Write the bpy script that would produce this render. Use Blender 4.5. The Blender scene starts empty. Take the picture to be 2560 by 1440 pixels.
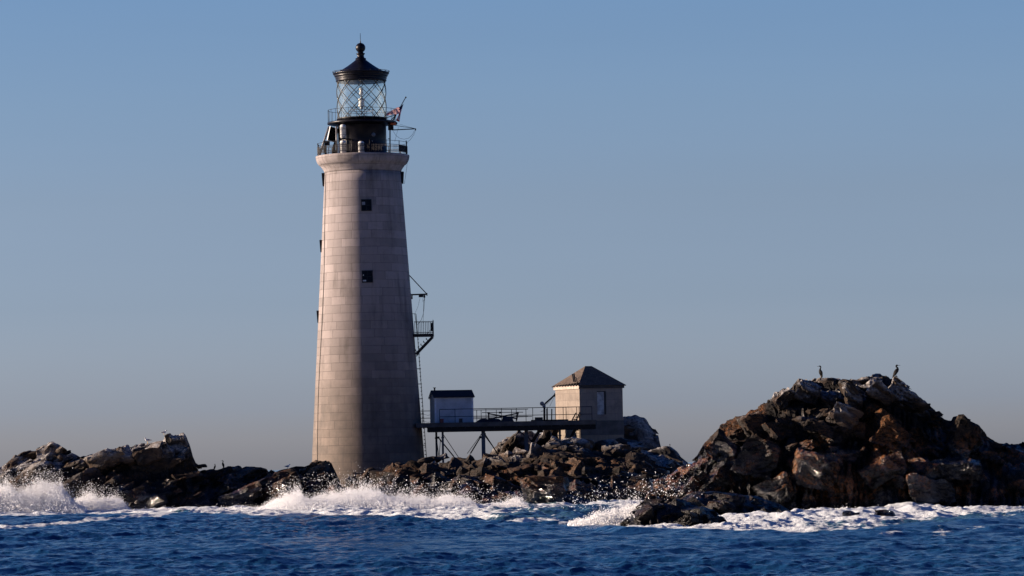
import bpy, bmesh, math, random
import numpy as np
from mathutils import Vector, Matrix

random.seed(7)
scn = bpy.context.scene
C = scn.collection

# ------------------------------------------------------------------ camera
F, CH, PX, PY = 9600.0, 2.7, 1280.0, 1163.0
ROLL = math.radians(1.07)
cr, sr = math.cos(ROLL), math.sin(ROLL)


def W(px, py, Y):
    """point of the world at distance Y that the photograph shows at (px, py)"""
    a, b = (px - PX) / F, (PY - py) / F
    return Vector(((a * cr + b * sr) * Y, Y, CH + (-a * sr + b * cr) * Y))


cam_d = bpy.data.cameras.new('camera')
cam = bpy.data.objects.new('camera', cam_d)
C.objects.link(cam)
cam_d.sensor_width = 36.0
cam_d.lens = 36.0 * F / 2560.0
cam_d.shift_y = (PY - 720.0) / 2560.0
cam_d.clip_start = 1.0
cam_d.clip_end = 40000.0
cam.matrix_world = Matrix(((cr, sr, 0, 0), (0, 0, -1, 0), (-sr, cr, 0, CH), (0, 0, 0, 1)))
scn.camera = cam

# ------------------------------------------------------------------ sky and sun
SUN_EL, SUN_DEPTH = math.radians(13.0), math.radians(4.0)     # sun to the left, a little beyond the tower
sun_vec = Vector((-math.cos(SUN_EL) * math.cos(SUN_DEPTH), math.cos(SUN_EL) * math.sin(SUN_DEPTH), math.sin(SUN_EL)))
sd = bpy.data.lights.new('sun', 'SUN')
sd.energy = 5.0
sd.angle = math.radians(0.5)
sd.color = (1.0, 0.80, 0.64)
so = bpy.data.objects.new('sun', sd)
C.objects.link(so)
so.rotation_euler = (-sun_vec).to_track_quat('-Z', 'Y').to_euler()
so.location = (-60, 200, 60)

world = bpy.data.worlds.new('World')
scn.world = world
world.use_nodes = True
wn, wl = world.node_tree.nodes, world.node_tree.links
wn.clear()
w_out = wn.new('ShaderNodeOutputWorld')
w_bg = wn.new('ShaderNodeBackground')
w_sky = wn.new('ShaderNodeTexSky')
w_sky.sky_type = 'NISHITA'
w_sky.sun_disc = False
w_sky.sun_elevation = SUN_EL
w_sky.sun_rotation = math.atan2(sun_vec.x, sun_vec.y)
w_sky.air_density = 1.0
w_sky.dust_density = 1.0
w_sky.ozone_density = 1.5
w_tc = wn.new('ShaderNodeTexCoord')
w_sep = wn.new('ShaderNodeSeparateXYZ')
w_ramp = wn.new('ShaderNodeValToRGB')
w_map = wn.new('ShaderNodeMapRange')
w_map.inputs['From Min'].default_value = 0.0
w_map.inputs['From Max'].default_value = 1.0
w_mul = wn.new('ShaderNodeMix')
w_mul.data_type = 'RGBA'
w_mul.blend_type = 'MULTIPLY'
w_mul.inputs['Factor'].default_value = 1.0
# grey-mauve murk near the horizon, clear blue higher up (by elevation in the world)
SKY_TINT = [(0.0, (1.04, 1.21, 2.26)), (0.007, (1.04, 1.21, 2.26)), (0.016, (0.89, 1.12, 2.28)), (0.043, (0.735, 0.915, 1.74)), (0.069, (0.715, 0.835, 1.41)), (0.095, (0.70, 0.85, 1.36)), (0.12, (0.66, 0.84, 1.33)),
            (0.2, (0.32, 0.60, 1.18)), (0.32, (0.17, 0.44, 1.02)), (0.7, (0.055, 0.25, 0.80)), (1.0, (0.05, 0.22, 0.66))]
SKY_GAIN = 2.2
while len(w_ramp.color_ramp.elements) < len(SKY_TINT):
    w_ramp.color_ramp.elements.new(0.5)
for e, (p, c) in zip(w_ramp.color_ramp.elements, SKY_TINT):
    e.position = p
    e.color = (*(x / SKY_GAIN for x in c), 1)
w_gain = wn.new('ShaderNodeVectorMath')
w_gain.operation = 'SCALE'
w_gain.inputs['Scale'].default_value = SKY_GAIN
w_bg.inputs['Strength'].default_value = 0.0517
wl.new(w_tc.outputs['Generated'], w_sep.inputs[0])
wl.new(w_sep.outputs['Z'], w_map.inputs['Value'])
wl.new(w_map.outputs[0], w_ramp.inputs[0])
wl.new(w_sky.outputs[0], w_mul.inputs['A'])
wl.new(w_ramp.outputs[0], w_gain.inputs[0])
wl.new(w_gain.outputs[0], w_mul.inputs['B'])
# faint haze bands, and a deeper sky at the far side, behind the viewer
w_nz = wn.new('ShaderNodeTexNoise')
w_nz.inputs['Scale'].default_value = 3.0
w_nz.inputs['Detail'].default_value = 4.0
w_st = wn.new('ShaderNodeMapping')
w_st.inputs['Scale'].default_value = (1.0, 1.0, 14.0)
w_band = wn.new('ShaderNodeMapRange')
w_band.inputs['To Min'].default_value = 0.96
w_band.inputs['To Max'].default_value = 1.04
w_far = wn.new('ShaderNodeMapRange')
w_far.inputs['From Min'].default_value = -0.35
w_far.inputs['From Max'].default_value = 0.25
w_dim = wn.new('ShaderNodeMix')
w_dim.data_type = 'RGBA'
w_dim.inputs['A'].default_value = (0.50, 0.62, 0.80, 1)
w_dim.inputs['B'].default_value = (1, 1, 1, 1)
w_m2 = wn.new('ShaderNodeMix')
w_m2.data_type = 'RGBA'
w_m2.blend_type = 'MULTIPLY'
w_m2.inputs['Factor'].default_value = 1.0
w_m3 = wn.new('ShaderNodeVectorMath')
w_m3.operation = 'SCALE'
wl.new(w_tc.outputs['Generated'], w_st.inputs['Vector'])
wl.new(w_st.outputs[0], w_nz.inputs['Vector'])
wl.new(w_nz.outputs['Fac'], w_band.inputs['Value'])
wl.new(w_sep.outputs['Y'], w_far.inputs['Value'])
wl.new(w_far.outputs[0], w_dim.inputs['Factor'])
wl.new(w_mul.outputs['Result'], w_m2.inputs['A'])
wl.new(w_dim.outputs['Result'], w_m2.inputs['B'])
wl.new(w_m2.outputs['Result'], w_m3.inputs[0])
wl.new(w_band.outputs[0], w_m3.inputs['Scale'])
wl.new(w_m3.outputs[0], w_bg.inputs['Color'])
wl.new(w_bg.outputs[0], w_out.inputs['Surface'])

scn.view_settings.view_transform = 'Standard'
scn.view_settings.look = 'None'
scn.view_settings.exposure = 1.1
scn.view_settings.gamma = 1.0
scn.view_settings.use_curve_mapping = False
scn.render.engine = 'CYCLES'
scn.cycles.max_bounces = 14
scn.cycles.diffuse_bounces = 10
scn.cycles.transparent_max_bounces = 24
scn.cycles.volume_bounces = 8


# ------------------------------------------------------------------ numpy noise
def _h(ix, iy, iz, seed):
    with np.errstate(over='ignore'):
        h = (ix.astype(np.int64) * 374761393 + iy.astype(np.int64) * 668265263 + iz.astype(np.int64) * 2147483647 + seed * 974634777).astype(np.uint32)
        h = (h ^ (h >> np.uint32(13))) * np.uint32(1274126177)
        h = (h ^ (h >> np.uint32(16))) * np.uint32(2246822519)
        h = h ^ (h >> np.uint32(15))
    return h.astype(np.float64) / 4294967295.0


def vnoise(p, seed=0):
    """smooth value noise in -1..1, p is (n,3) or (n,2)"""
    if p.shape[1] == 2:
        p = np.column_stack((p, np.zeros(len(p))))
        two = True
    else:
        two = False
    i = np.floor(p)
    f = p - i
    f = f * f * f * (f * (f * 6 - 15) + 10)
    i = i.astype(np.int64)
    r = 0
    for dx in (0, 1):
        wx = f[:, 0] if dx else 1 - f[:, 0]
        for dy in (0, 1):
            wy = f[:, 1] if dy else 1 - f[:, 1]
            for dz in ((0,) if two else (0, 1)):
                wz = 1.0 if two else (f[:, 2] if dz else 1 - f[:, 2])
                r = r + wx * wy * wz * _h(i[:, 0] + dx, i[:, 1] + dy, i[:, 2] + dz, seed)
    return r * 2 - 1


def fbm(p, octs=4, seed=0, gain=0.5):
    r, a, t = 0, 1.0, 0.0
    for o in range(octs):
        r = r + a * vnoise(p * (2.03 ** o) + 17.3 * o, seed + o)
        t += a
        a *= gain
    return r / t * 1.6


def worley(p, seed=0):
    """nearest cell centre, F1, F2, hash of the cell"""
    i = np.floor(p).astype(np.int64)
    n = len(p)
    f1 = np.full(n, 9.0)
    f2 = np.full(n, 9.0)
    cen = np.zeros((n, 3))
    idh = np.zeros(n)
    for dx in (-1, 0, 1):
        for dy in (-1, 0, 1):
            for dz in (-1, 0, 1):
                cx, cy, cz = i[:, 0] + dx, i[:, 1] + dy, i[:, 2] + dz
                q = np.column_stack((cx + _h(cx, cy, cz, seed), cy + _h(cx, cy, cz, seed + 1), cz + _h(cx, cy, cz, seed + 2)))
                d = np.sqrt(((p - q) ** 2).sum(1))
                m = d < f1
                f2 = np.where(m, f1, np.minimum(f2, d))
                f1 = np.where(m, d, f1)
                cen[m] = q[m]
                idh[m] = _h(cx, cy, cz, seed + 3)[m]
    return cen, f1, f2, idh


def sstep(a, b, x):
    t = np.clip((x - a) / (b - a), 0, 1)
    return t * t * (3 - 2 * t)


# ------------------------------------------------------------------ object helpers
def wloc(o):
    v = Vector((0, 0, 0))
    while o is not None:
        v = v + o.location
        o = o.parent
    return v


def tag(o, label=None, cat=None, group=None, kind=None):
    if label:
        o['label'] = label
    if cat:
        o['category'] = cat
    if group:
        o['group'] = group
    if kind:
        o['kind'] = kind
    return o


def empty(name, loc, label, cat, group=None):
    o = bpy.data.objects.new(name, None)
    C.objects.link(o)
    o.location = loc
    o.empty_display_size = 0.3
    return tag(o, label, cat, group)


def np_mesh(name, co, faces, k):
    """mesh from numpy: co (n,3), faces (m,k)"""
    me = bpy.data.meshes.new(name)
    n, m = len(co), len(faces)
    me.vertices.add(n)
    me.vertices.foreach_set('co', np.ascontiguousarray(co, dtype=np.float32).ravel())
    me.loops.add(m * k)
    me.loops.foreach_set('vertex_index', np.ascontiguousarray(faces, dtype=np.int32).ravel())
    me.polygons.add(m)
    me.polygons.foreach_set('loop_start', np.arange(0, m * k, k, dtype=np.int32))
    me.update(calc_edges=True)
    return me


def smooth(me, flag=True):
    me.polygons.foreach_set('use_smooth', np.full(len(me.polygons), flag, dtype=bool))


def fattr(me, name, val):
    a = me.attributes.new(name, 'FLOAT', 'POINT')
    a.data.foreach_set('value', np.ascontiguousarray(val, dtype=np.float32))


class MB:
    """collects shapes and links them as one mesh object"""

    def __init__(self):
        self.v, self.f, self.m, self.uv, self.s = [], [], [], [], []
        self.mi = 0
        self.sm = False
        self.pc = []

    def add(self, vs, fs, uvs=None):
        b = len(self.v)
        self.v += [Vector(v) for v in vs]
        for k, f in enumerate(fs):
            self.f.append([b + i for i in f])
            self.m.append(self.mi)
            self.s.append(self.sm)
            self.pc.append(b)
            self.uv.append(uvs[k] if uvs else [(0, 0)] * len(f))

    def box(self, c, size, rot=None, bev=0.0):
        c = Vector(c)
        R = rot if rot is not None else Matrix.Identity(3)
        sx, sy, sz = size[0] / 2, size[1] / 2, size[2] / 2
        vs = [c + R @ Vector((x * sx, y * sy, z * sz)) for x in (-1, 1) for y in (-1, 1) for z in (-1, 1)]
        self.add(vs, [(0, 1, 3, 2), (4, 6, 7, 5), (0, 4, 5, 1), (2, 3, 7, 6), (0, 2, 6, 4), (1, 5, 7, 3)])

    def quadprism(self, pts, d):
        """solid from a flat outline pts pushed along d"""
        n = len(pts)
        pts = [Vector(p) for p in pts]
        d = Vector(d)
        vs = pts + [p + d for p in pts]
        fs = [tuple(range(n - 1, -1, -1)), tuple(range(n, 2 * n))]
        fs += [(i, (i + 1) % n, n + (i + 1) % n, n + i) for i in range(n)]
        self.add(vs, fs)

    def tube(self, pts, r, n=8, closed=False, caps=True):
        pts = [Vector(p) for p in pts]
        N = len(pts)
        rs = r if isinstance(r, (list, tuple)) else [r] * N
        vs, fs = [], []
        prev = None
        for i, p in enumerate(pts):
            if closed:
                t = pts[(i + 1) % N] - pts[i - 1]
            else:
                t = pts[min(i + 1, N - 1)] - pts[max(i - 1, 0)]
            t.normalize()
            if prev is None:
                a = Vector((0, 0, 1)) if abs(t.z) < 0.9 else Vector((1, 0, 0))
                u = t.cross(a).normalized()
            else:
                u = (prev - t * prev.dot(t)).normalized()
            prev = u
            w = t.cross(u)
            for k in range(n):
                an = 2 * math.pi * k / n
                vs.append(p + (u * math.cos(an) + w * math.sin(an)) * rs[i])
        rows = N if closed else N - 1
        for i in range(rows):
            j = (i + 1) % N
            for k in range(n):
                k2 = (k + 1) % n
                fs.append((i * n + k, i * n + k2, j * n + k2, j * n + k))
        if caps and not closed:
            fs.append(tuple(range(n - 1, -1, -1)))
            fs.append(tuple((N - 1) * n + k for k in range(n)))
        s0, self.sm = self.sm, n > 5
        self.add(vs, fs)
        self.sm = s0

    def bar(self, a, b, r, n=6):
        self.tube([a, b], r, n)

    def beam(self, a, b, w, h, up=(0, 0, 1)):
        a, b = Vector(a), Vector(b)
        t = (b - a).normalized()
        up = Vector(up)
        s = t.cross(up).normalized()
        u = s.cross(t)
        R = Matrix((t, s, u)).transposed()
        self.box((a + b) / 2, ((b - a).length, w, h), R)

    def ring(self, c, R, r, n=64, k=6):
        c = Vector(c)
        self.tube([c + Vector((R * math.cos(2 * math.pi * i / n), R * math.sin(2 * math.pi * i / n), 0)) for i in range(n)], r, k, closed=True)

    def lathe(self, c, prof, n=64, ur=1.0, cap_top=True, cap_bot=True, smooth=True):
        c = Vector(c)
        s0, self.sm = self.sm, smooth
        vs, fs, uvs = [], [], []
        for (r, z) in prof:
            for k in range(n):
                a = 2 * math.pi * k / n
                vs.append(c + Vector((r * math.cos(a), r * math.sin(a), z)))
        for i in range(len(prof) - 1):
            for k in range(n):
                k2 = (k + 1) % n
                fs.append((i * n + k, i * n + k2, (i + 1) * n + k2, (i + 1) * n + k))
                u0, u1 = 2 * math.pi * k / n * ur, 2 * math.pi * (k + 1) / n * ur
                z0, z1 = prof[i][1] + c.z, prof[i + 1][1] + c.z
                uvs.append([(u0, z0), (u1, z0), (u1, z1), (u0, z1)])
        if cap_bot:
            fs.append(tuple(range(n - 1, -1, -1)))
            uvs.append([(0, 0)] * n)
        if cap_top:
            fs.append(tuple((len(prof) - 1) * n + k for k in range(n)))
            uvs.append([(0, 0)] * n)
        self.add(vs, fs, uvs)
        self.sm = s0

    def build(self, name, mats, parent=None, label=None, loc=None, split=False):
        if split:
            last = None
            for b in sorted(set(self.pc)):
                q = MB()
                ids = [k for k, x in enumerate(self.pc) if x == b]
                vi = sorted({i for k in ids for i in self.f[k]})
                mp = {i: n for n, i in enumerate(vi)}
                q.v = [self.v[i] for i in vi]
                q.f = [[mp[i] for i in self.f[k]] for k in ids]
                q.m, q.s, q.uv, q.pc = [self.m[k] for k in ids], [self.s[k] for k in ids], [self.uv[k] for k in ids], [0] * len(ids)
                last = q.build(name, mats, parent, label, loc)
            return last
        if not isinstance(mats, (list, tuple)):
            mats = [mats]
        me = bpy.data.meshes.new(name)
        off = wloc(parent) if parent is not None else (Vector(loc) if loc is not None else Vector((0, 0, 0)))
        me.from_pydata([tuple(v - off) for v in self.v], [], self.f)
        for m in mats:
            me.materials.append(m)
        me.polygons.foreach_set('material_index', np.array(self.m, dtype=np.int32))
        me.polygons.foreach_set('use_smooth', np.array(self.s, dtype=bool))
        uvl = me.uv_layers.new(name='UVMap')
        flat = np.array([c for u in self.uv for q in u for c in q], dtype=np.float32)
        uvl.data.foreach_set('uv', flat)
        me.update()
        o = bpy.data.objects.new(name, me)
        C.objects.link(o)
        if parent is not None:
            o.parent = parent
        elif loc is not None:
            o.location = loc
        if label:
            o['label'] = label
        return o


# ------------------------------------------------------------------ materials
class NT:
    def __init__(self, name):
        self.mat = bpy.data.materials.new(name)
        self.mat.use_nodes = True
        self.t = self.mat.node_tree
        self.t.nodes.clear()
        self.out = self.t.nodes.new('ShaderNodeOutputMaterial')

    def n(self, typ, **kw):
        nd = self.t.nodes.new('ShaderNode' + typ)
        for k, v in kw.items():
            if hasattr(nd, k) and k not in nd.inputs:
                setattr(nd, k, v)
            else:
                self.set(nd.inputs[k], v)
        return nd

    def set(self, inp, v):
        if isinstance(v, bpy.types.NodeSocket):
            self.t.links.new(v, inp)
        elif isinstance(v, tuple) and len(v) == 3 and inp.type == 'RGBA':
            inp.default_value = (*v, 1)
        else:
            inp.default_value = v

    def mix(self, f, a, b, blend='MIX'):
        nd = self.t.nodes.new('ShaderNodeMix')
        nd.data_type = 'RGBA'
        nd.blend_type = blend
        self.set(nd.inputs['Factor'], f)
        self.set(nd.inputs['A'], a)
        self.set(nd.inputs['B'], b)
        return nd.outputs['Result']

    def math(self, op, a, b=0.0, c=0.0):
        nd = self.t.nodes.new('ShaderNodeMath')
        nd.operation = op
        self.set(nd.inputs[0], a)
        self.set(nd.inputs[1], b)
        self.set(nd.inputs[2], c)
        return nd.outputs[0]

    def rng(self, v, a, b, c=0.0, d=1.0):
        nd = self.t.nodes.new('ShaderNodeMapRange')
        nd.interpolation_type = 'SMOOTHSTEP'
        self.set(nd.inputs['Value'], v)
        for k, x in zip(('From Min', 'From Max', 'To Min', 'To Max'), (a, b, c, d)):
            nd.inputs[k].default_value = x
        return nd.outputs[0]

    def noise(self, scale, detail=4.0, rough=0.55, vec=None, dist=0.0):
        nd = self.n('TexNoise', Scale=scale, Detail=detail, Roughness=rough, Distortion=dist)
        if vec is not None:
            self.set(nd.inputs['Vector'], vec)
        return nd.outputs['Fac']

    def attr(self, name):
        nd = self.n('Attribute')
        nd.attribute_name = name
        return nd.outputs['Fac']

    def scaled(self, vec, s):
        nd = self.t.nodes.new('ShaderNodeMapping')
        self.set(nd.inputs['Vector'], vec)
        nd.inputs['Scale'].default_value = s
        return nd.outputs[0]

    def ramp(self, f, stops):
        nd = self.t.nodes.new('ShaderNodeValToRGB')
        self.set(nd.inputs[0], f)
        while len(nd.color_ramp.elements) < len(stops):
            nd.color_ramp.elements.new(0.5)
        for e, (p, c) in zip(nd.color_ramp.elements, stops):
            e.position = p
            e.color = (*c, 1)
        return nd.outputs[0]

    def bump(self, h, strength, dist):
        return self.n('Bump', Height=h, Strength=strength, Distance=dist).outputs[0]

    def done(self, color, rough, normal=None, **kw):
        p = self.n('BsdfPrincipled')
        self.set(p.inputs['Base Color'], color)
        self.set(p.inputs['Roughness'], rough)
        if normal is not None:
            self.set(p.inputs['Normal'], normal)
        for k, v in kw.items():
            self.set(p.inputs[k.replace('_', ' ')], v)
        self.t.links.new(p.outputs[0], self.out.inputs['Surface'])
        return self.mat


def worn(name, col, rough=0.5, var=0.35, scale=3.0, rust=0.0, metallic=0.0, spec=0.5):
    """weathered paint or metal: mottled tone, a few rust or dirt blotches, uneven gloss"""
    t = NT(name)
    pos = t.n('NewGeometry').outputs['Position']
    n1 = t.noise(scale, 5.0, 0.6, pos)
    n2 = t.noise(scale * 6, 3.0, 0.6, pos)
    c = t.mix(t.rng(n1, 0.3, 0.7), tuple(x * (1 - var) for x in col), tuple(min(1, x * (1 + var * 0.5)) for x in col))
    if rust > 0:
        c = t.mix(t.math('MULTIPLY', t.rng(n2, 0.52, 0.72), rust), c, (0.11, 0.045, 0.02))
    r = t.math('ADD', t.math('MULTIPLY', n2, 0.3), rough - 0.15)
    return t.done(c, r, t.bump(n2, 0.15, 0.02), Metallic=metallic, Specular_IOR_Level=spec)


def granite_mat():
    t = NT('granite_blocks')
    uv = t.n('TexCoord').outputs['UV']
    pos = t.n('NewGeometry').outputs['Position']
    sep = t.n('SeparateXYZ', Vector=pos)
    wob = t.noise(0.9, 2.0, 0.5, pos)
    comb = t.n('CombineXYZ', X=t.math('MULTIPLY', wob, 0.04), Y=t.math('MULTIPLY', wob, 0.03), Z=0.0)
    uv2 = t.n('VectorMath', operation='ADD')
    t.set(uv2.inputs[0], uv)
    t.set(uv2.inputs[1], comb.outputs[0])
    br = t.n('TexBrick', offset=0.43, offset_frequency=2, squash=0.8, squash_frequency=3)
    t.set(br.inputs['Vector'], uv2.outputs[0])
    br.inputs['Color1'].default_value = (0.0, 0, 0, 1)
    br.inputs['Color2'].default_value = (1.0, 1, 1, 1)
    br.inputs['Mortar'].default_value = (0.5, 0.5, 0.5, 1)
    br.inputs['Scale'].default_value = 1.0
    br.inputs['Brick Width'].default_value = 1.75
    br.inputs['Row Height'].default_value = 0.64
    br.inputs['Mortar Size'].default_value = 0.018
    br.inputs['Mortar Smooth'].default_value = 0.3
    br.inputs['Bias'].default_value = 0.0
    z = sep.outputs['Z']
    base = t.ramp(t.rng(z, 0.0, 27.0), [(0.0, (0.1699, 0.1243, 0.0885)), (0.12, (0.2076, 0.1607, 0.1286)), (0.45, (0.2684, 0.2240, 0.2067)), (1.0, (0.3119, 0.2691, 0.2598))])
    # damp runs under the cornice
    c = t.mix(0.17, base, br.outputs['Color'], 'OVERLAY')
    blot = t.noise(0.35, 6.0, 0.62, pos)
    fine = t.noise(4.0, 5.0, 0.65, pos)
    strk = t.noise(1.0, 5.0, 0.6, t.scaled(pos, (1.6, 1.6, 0.12)))
    dirt = t.math('MULTIPLY', t.rng(blot, 0.42, 0.72), t.rng(strk, 0.35, 0.7))
    c = t.mix(t.math('MULTIPLY', dirt, 0.9), c, (0.08333, 0.06917, 0.05833))
    c = t.mix(t.math('MULTIPLY', t.rng(strk, 0.52, 0.75), 0.35), c, (0.09417, 0.0775, 0.06667))
    run = t.math('MULTIPLY', t.rng(z, 19.0, 26.0), t.rng(t.noise(2.2, 5.0, 0.6, t.scaled(pos, (2.0, 2.0, 0.08))), 0.48, 0.68))
    c = t.mix(t.math('MULTIPLY', run, 0.4), c, (0.10, 0.075, 0.06))
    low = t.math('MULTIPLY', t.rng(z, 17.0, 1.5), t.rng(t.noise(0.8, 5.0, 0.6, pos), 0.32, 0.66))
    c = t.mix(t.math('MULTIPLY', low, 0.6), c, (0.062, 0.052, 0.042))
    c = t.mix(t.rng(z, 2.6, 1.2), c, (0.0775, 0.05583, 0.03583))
    c = t.mix(t.math('MULTIPLY', fine, 0.30), c, (0.1167, 0.1, 0.08917))
    rowm = t.math('MULTIPLY', br.outputs['Fac'], t.rng(t.noise(0.7, 3.0, 0.6, pos), 0.25, 0.6, 0.12, 0.55))
    c = t.mix(rowm, c, (0.06667, 0.0525, 0.0475))
    h = t.math('SUBTRACT', t.math('MULTIPLY', fine, 0.35), t.math('MULTIPLY', br.outputs['Fac'], 1.0))
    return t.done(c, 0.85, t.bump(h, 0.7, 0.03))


def masonry_mat(name, col, dark):
    t = NT(name)
    uv = t.n('TexCoord').outputs['UV']
    pos = t.n('NewGeometry').outputs['Position']
    br = t.n('TexBrick', offset=0.5)
    t.set(br.inputs['Vector'], uv)
    br.inputs['Color1'].default_value = (0.2, 0.2, 0.2, 1)
    br.inputs['Color2'].default_value = (0.8, 0.8, 0.8, 1)
    br.inputs['Mortar'].default_value = (0.4, 0.4, 0.4, 1)
    br.inputs['Scale'].default_value = 1.0
    br.inputs['Brick Width'].default_value = 1.3
    br.inputs['Row Height'].default_value = 0.55
    br.inputs['Mortar Size'].default_value = 0.015
    n1 = t.noise(1.2, 6.0, 0.65, pos)
    n2 = t.noise(9.0, 4.0, 0.6, pos)
    strk = t.noise(2.0, 5.0, 0.6, t.scaled(pos, (2.0, 2.0, 0.2)))
    c = t.mix(0.15, col, br.outputs['Color'], 'OVERLAY')
    c = t.mix(t.math('MULTIPLY', t.rng(n1, 0.45, 0.75), 0.6), c, dark)
    c = t.mix(t.math('MULTIPLY', t.rng(strk, 0.5, 0.75), 0.4), c, dark)
    c = t.mix(t.math('MULTIPLY', n2, 0.3), c, dark)
    c = t.mix(t.math('MULTIPLY', br.outputs['Fac'], 0.5), c, dark)
    return t.done(c, 0.9, t.bump(t.math('SUBTRACT', n2, br.outputs['Fac']), 0.5, 0.02))


def shingle_mat(name, c1, c2):
    t = NT(name)
    uv = t.n('TexCoord').outputs['UV']
    pos = t.n('NewGeometry').outputs['Position']
    br = t.n('TexBrick', offset=0.5)
    t.set(br.inputs['Vector'], uv)
    br.inputs['Color1'].default_value = (*c1, 1)
    br.inputs['Color2'].default_value = (*c2, 1)
    br.inputs['Mortar'].default_value = (0.03, 0.025, 0.02, 1)
    br.inputs['Scale'].default_value = 1.0
    br.inputs['Brick Width'].default_value = 0.22
    br.inputs['Row Height'].default_value = 0.16
    br.inputs['Mortar Size'].default_value = 0.012
    n1 = t.noise(2.5, 6.0, 0.7, pos)
    c = t.mix(t.rng(n1, 0.4, 0.75), br.outputs['Color'], tuple(x * 0.45 for x in c1))
    return t.done(c, 0.9, t.bump(t.math('SUBTRACT', n1, br.outputs['Fac']), 0.8, 0.03))


def clapboard_mat():
    t = NT('white_clapboard')
    pos = t.n('NewGeometry').outputs['Position']
    z = t.n('SeparateXYZ', Vector=pos).outputs['Z']
    saw = t.math('FRACT', t.math('MULTIPLY', z, 1 / 0.14))
    n1 = t.noise(1.5, 6.0, 0.65, pos)
    n2 = t.noise(14.0, 3.0, 0.6, t.scaled(pos, (1, 1, 4)))
    c = t.mix(t.rng(n1, 0.4, 0.75), (0.50, 0.52, 0.55), (0.30, 0.31, 0.33))
    c = t.mix(t.math('MULTIPLY', n2, 0.3), c, (0.24, 0.24, 0.25))
    return t.done(c, 0.7, t.bump(t.math('SUBTRACT', 1.0, saw), 0.9, 0.02))


def rock_mat():
    t = NT('sea_rock')
    pos = t.n('NewGeometry').outputs['Position']
    tint, guano, wet, weed = (t.attr(k) for k in ('tint', 'guano', 'wet', 'weed'))
    n1 = t.noise(0.8, 8.0, 0.65, pos)
    n2 = t.noise(5.0, 8.0, 0.7, pos)
    n3 = t.noise(22.0, 6.0, 0.7, pos)
    col = t.ramp(tint, [(0.0, (0.008, 0.0075, 0.0072)), (0.25, (0.02, 0.0155, 0.0125)), (0.45, (0.054, 0.036, 0.024)), (0.62, (0.033, 0.029, 0.026)),
                        (0.8, (0.092, 0.058, 0.037)), (1.0, (0.125, 0.096, 0.072))])
    col = t.mix(t.rng(n1, 0.44, 0.72), col, (0.012, 0.0105, 0.0098))
    col = t.mix(t.math('MULTIPLY', t.rng(n2, 0.45, 0.75), 0.6), col, (0.009, 0.008, 0.0075))
    g = t.math('MULTIPLY', guano, t.rng(n2, 0.3, 0.6))
    col = t.mix(g, col, (0.36, 0.345, 0.33))
    wetc = t.mix(t.rng(n1, 0.4, 0.65), (0.0035, 0.0032, 0.0032), (0.011, 0.0085, 0.007))
    col = t.mix(wet, col, wetc)
    weedc = t.mix(t.rng(n2, 0.35, 0.65), (0.19, 0.066, 0.016), (0.035, 0.02, 0.007))
    col = t.mix(t.math('MULTIPLY', weed, t.rng(n1, 0.3, 0.55)), col, weedc)
    rough = t.math('ADD', t.math('MULTIPLY', wet, -0.62), 0.88)
    rough = t.math('ADD', rough, t.math('MULTIPLY', t.math('SUBTRACT', n3, 0.5), 0.25))
    vc = t.n('TexVoronoi', Scale=1.6)
    vc.feature = 'DISTANCE_TO_EDGE'
    vm = t.n('Mapping')
    t.set(vm.inputs['Vector'], pos)
    vm.inputs['Rotation'].default_value = (0.2, -0.5, 0.3)
    vm.inputs['Scale'].default_value = (0.5, 0.8, 1.7)
    t.set(vc.inputs['Vector'], vm.outputs[0])
    ck = t.rng(vc.outputs['Distance'], 0.0, 0.05)
    h = t.math('ADD', t.math('MULTIPLY', n2, 0.6), t.math('MULTIPLY', n3, 0.3))
    h = t.math('ADD', h, t.math('MULTIPLY', ck, 0.5))
    return t.done(col, rough, t.bump(h, 0.9, 0.12), Specular_IOR_Level=t.math('ADD', t.math('MULTIPLY', wet, 0.12), 0.14), Coat_Weight=t.math('MULTIPLY', t.rng(wet, 0.84, 1.0), t.rng(n1, 0.42, 0.6, 0.0, 1.0)), Coat_Roughness=0.07, Coat_IOR=1.7, Coat_Normal=t.bump(t.math('ADD', n2, t.math('MULTIPLY', n3, 0.8)), 1.0, 0.4))


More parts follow.
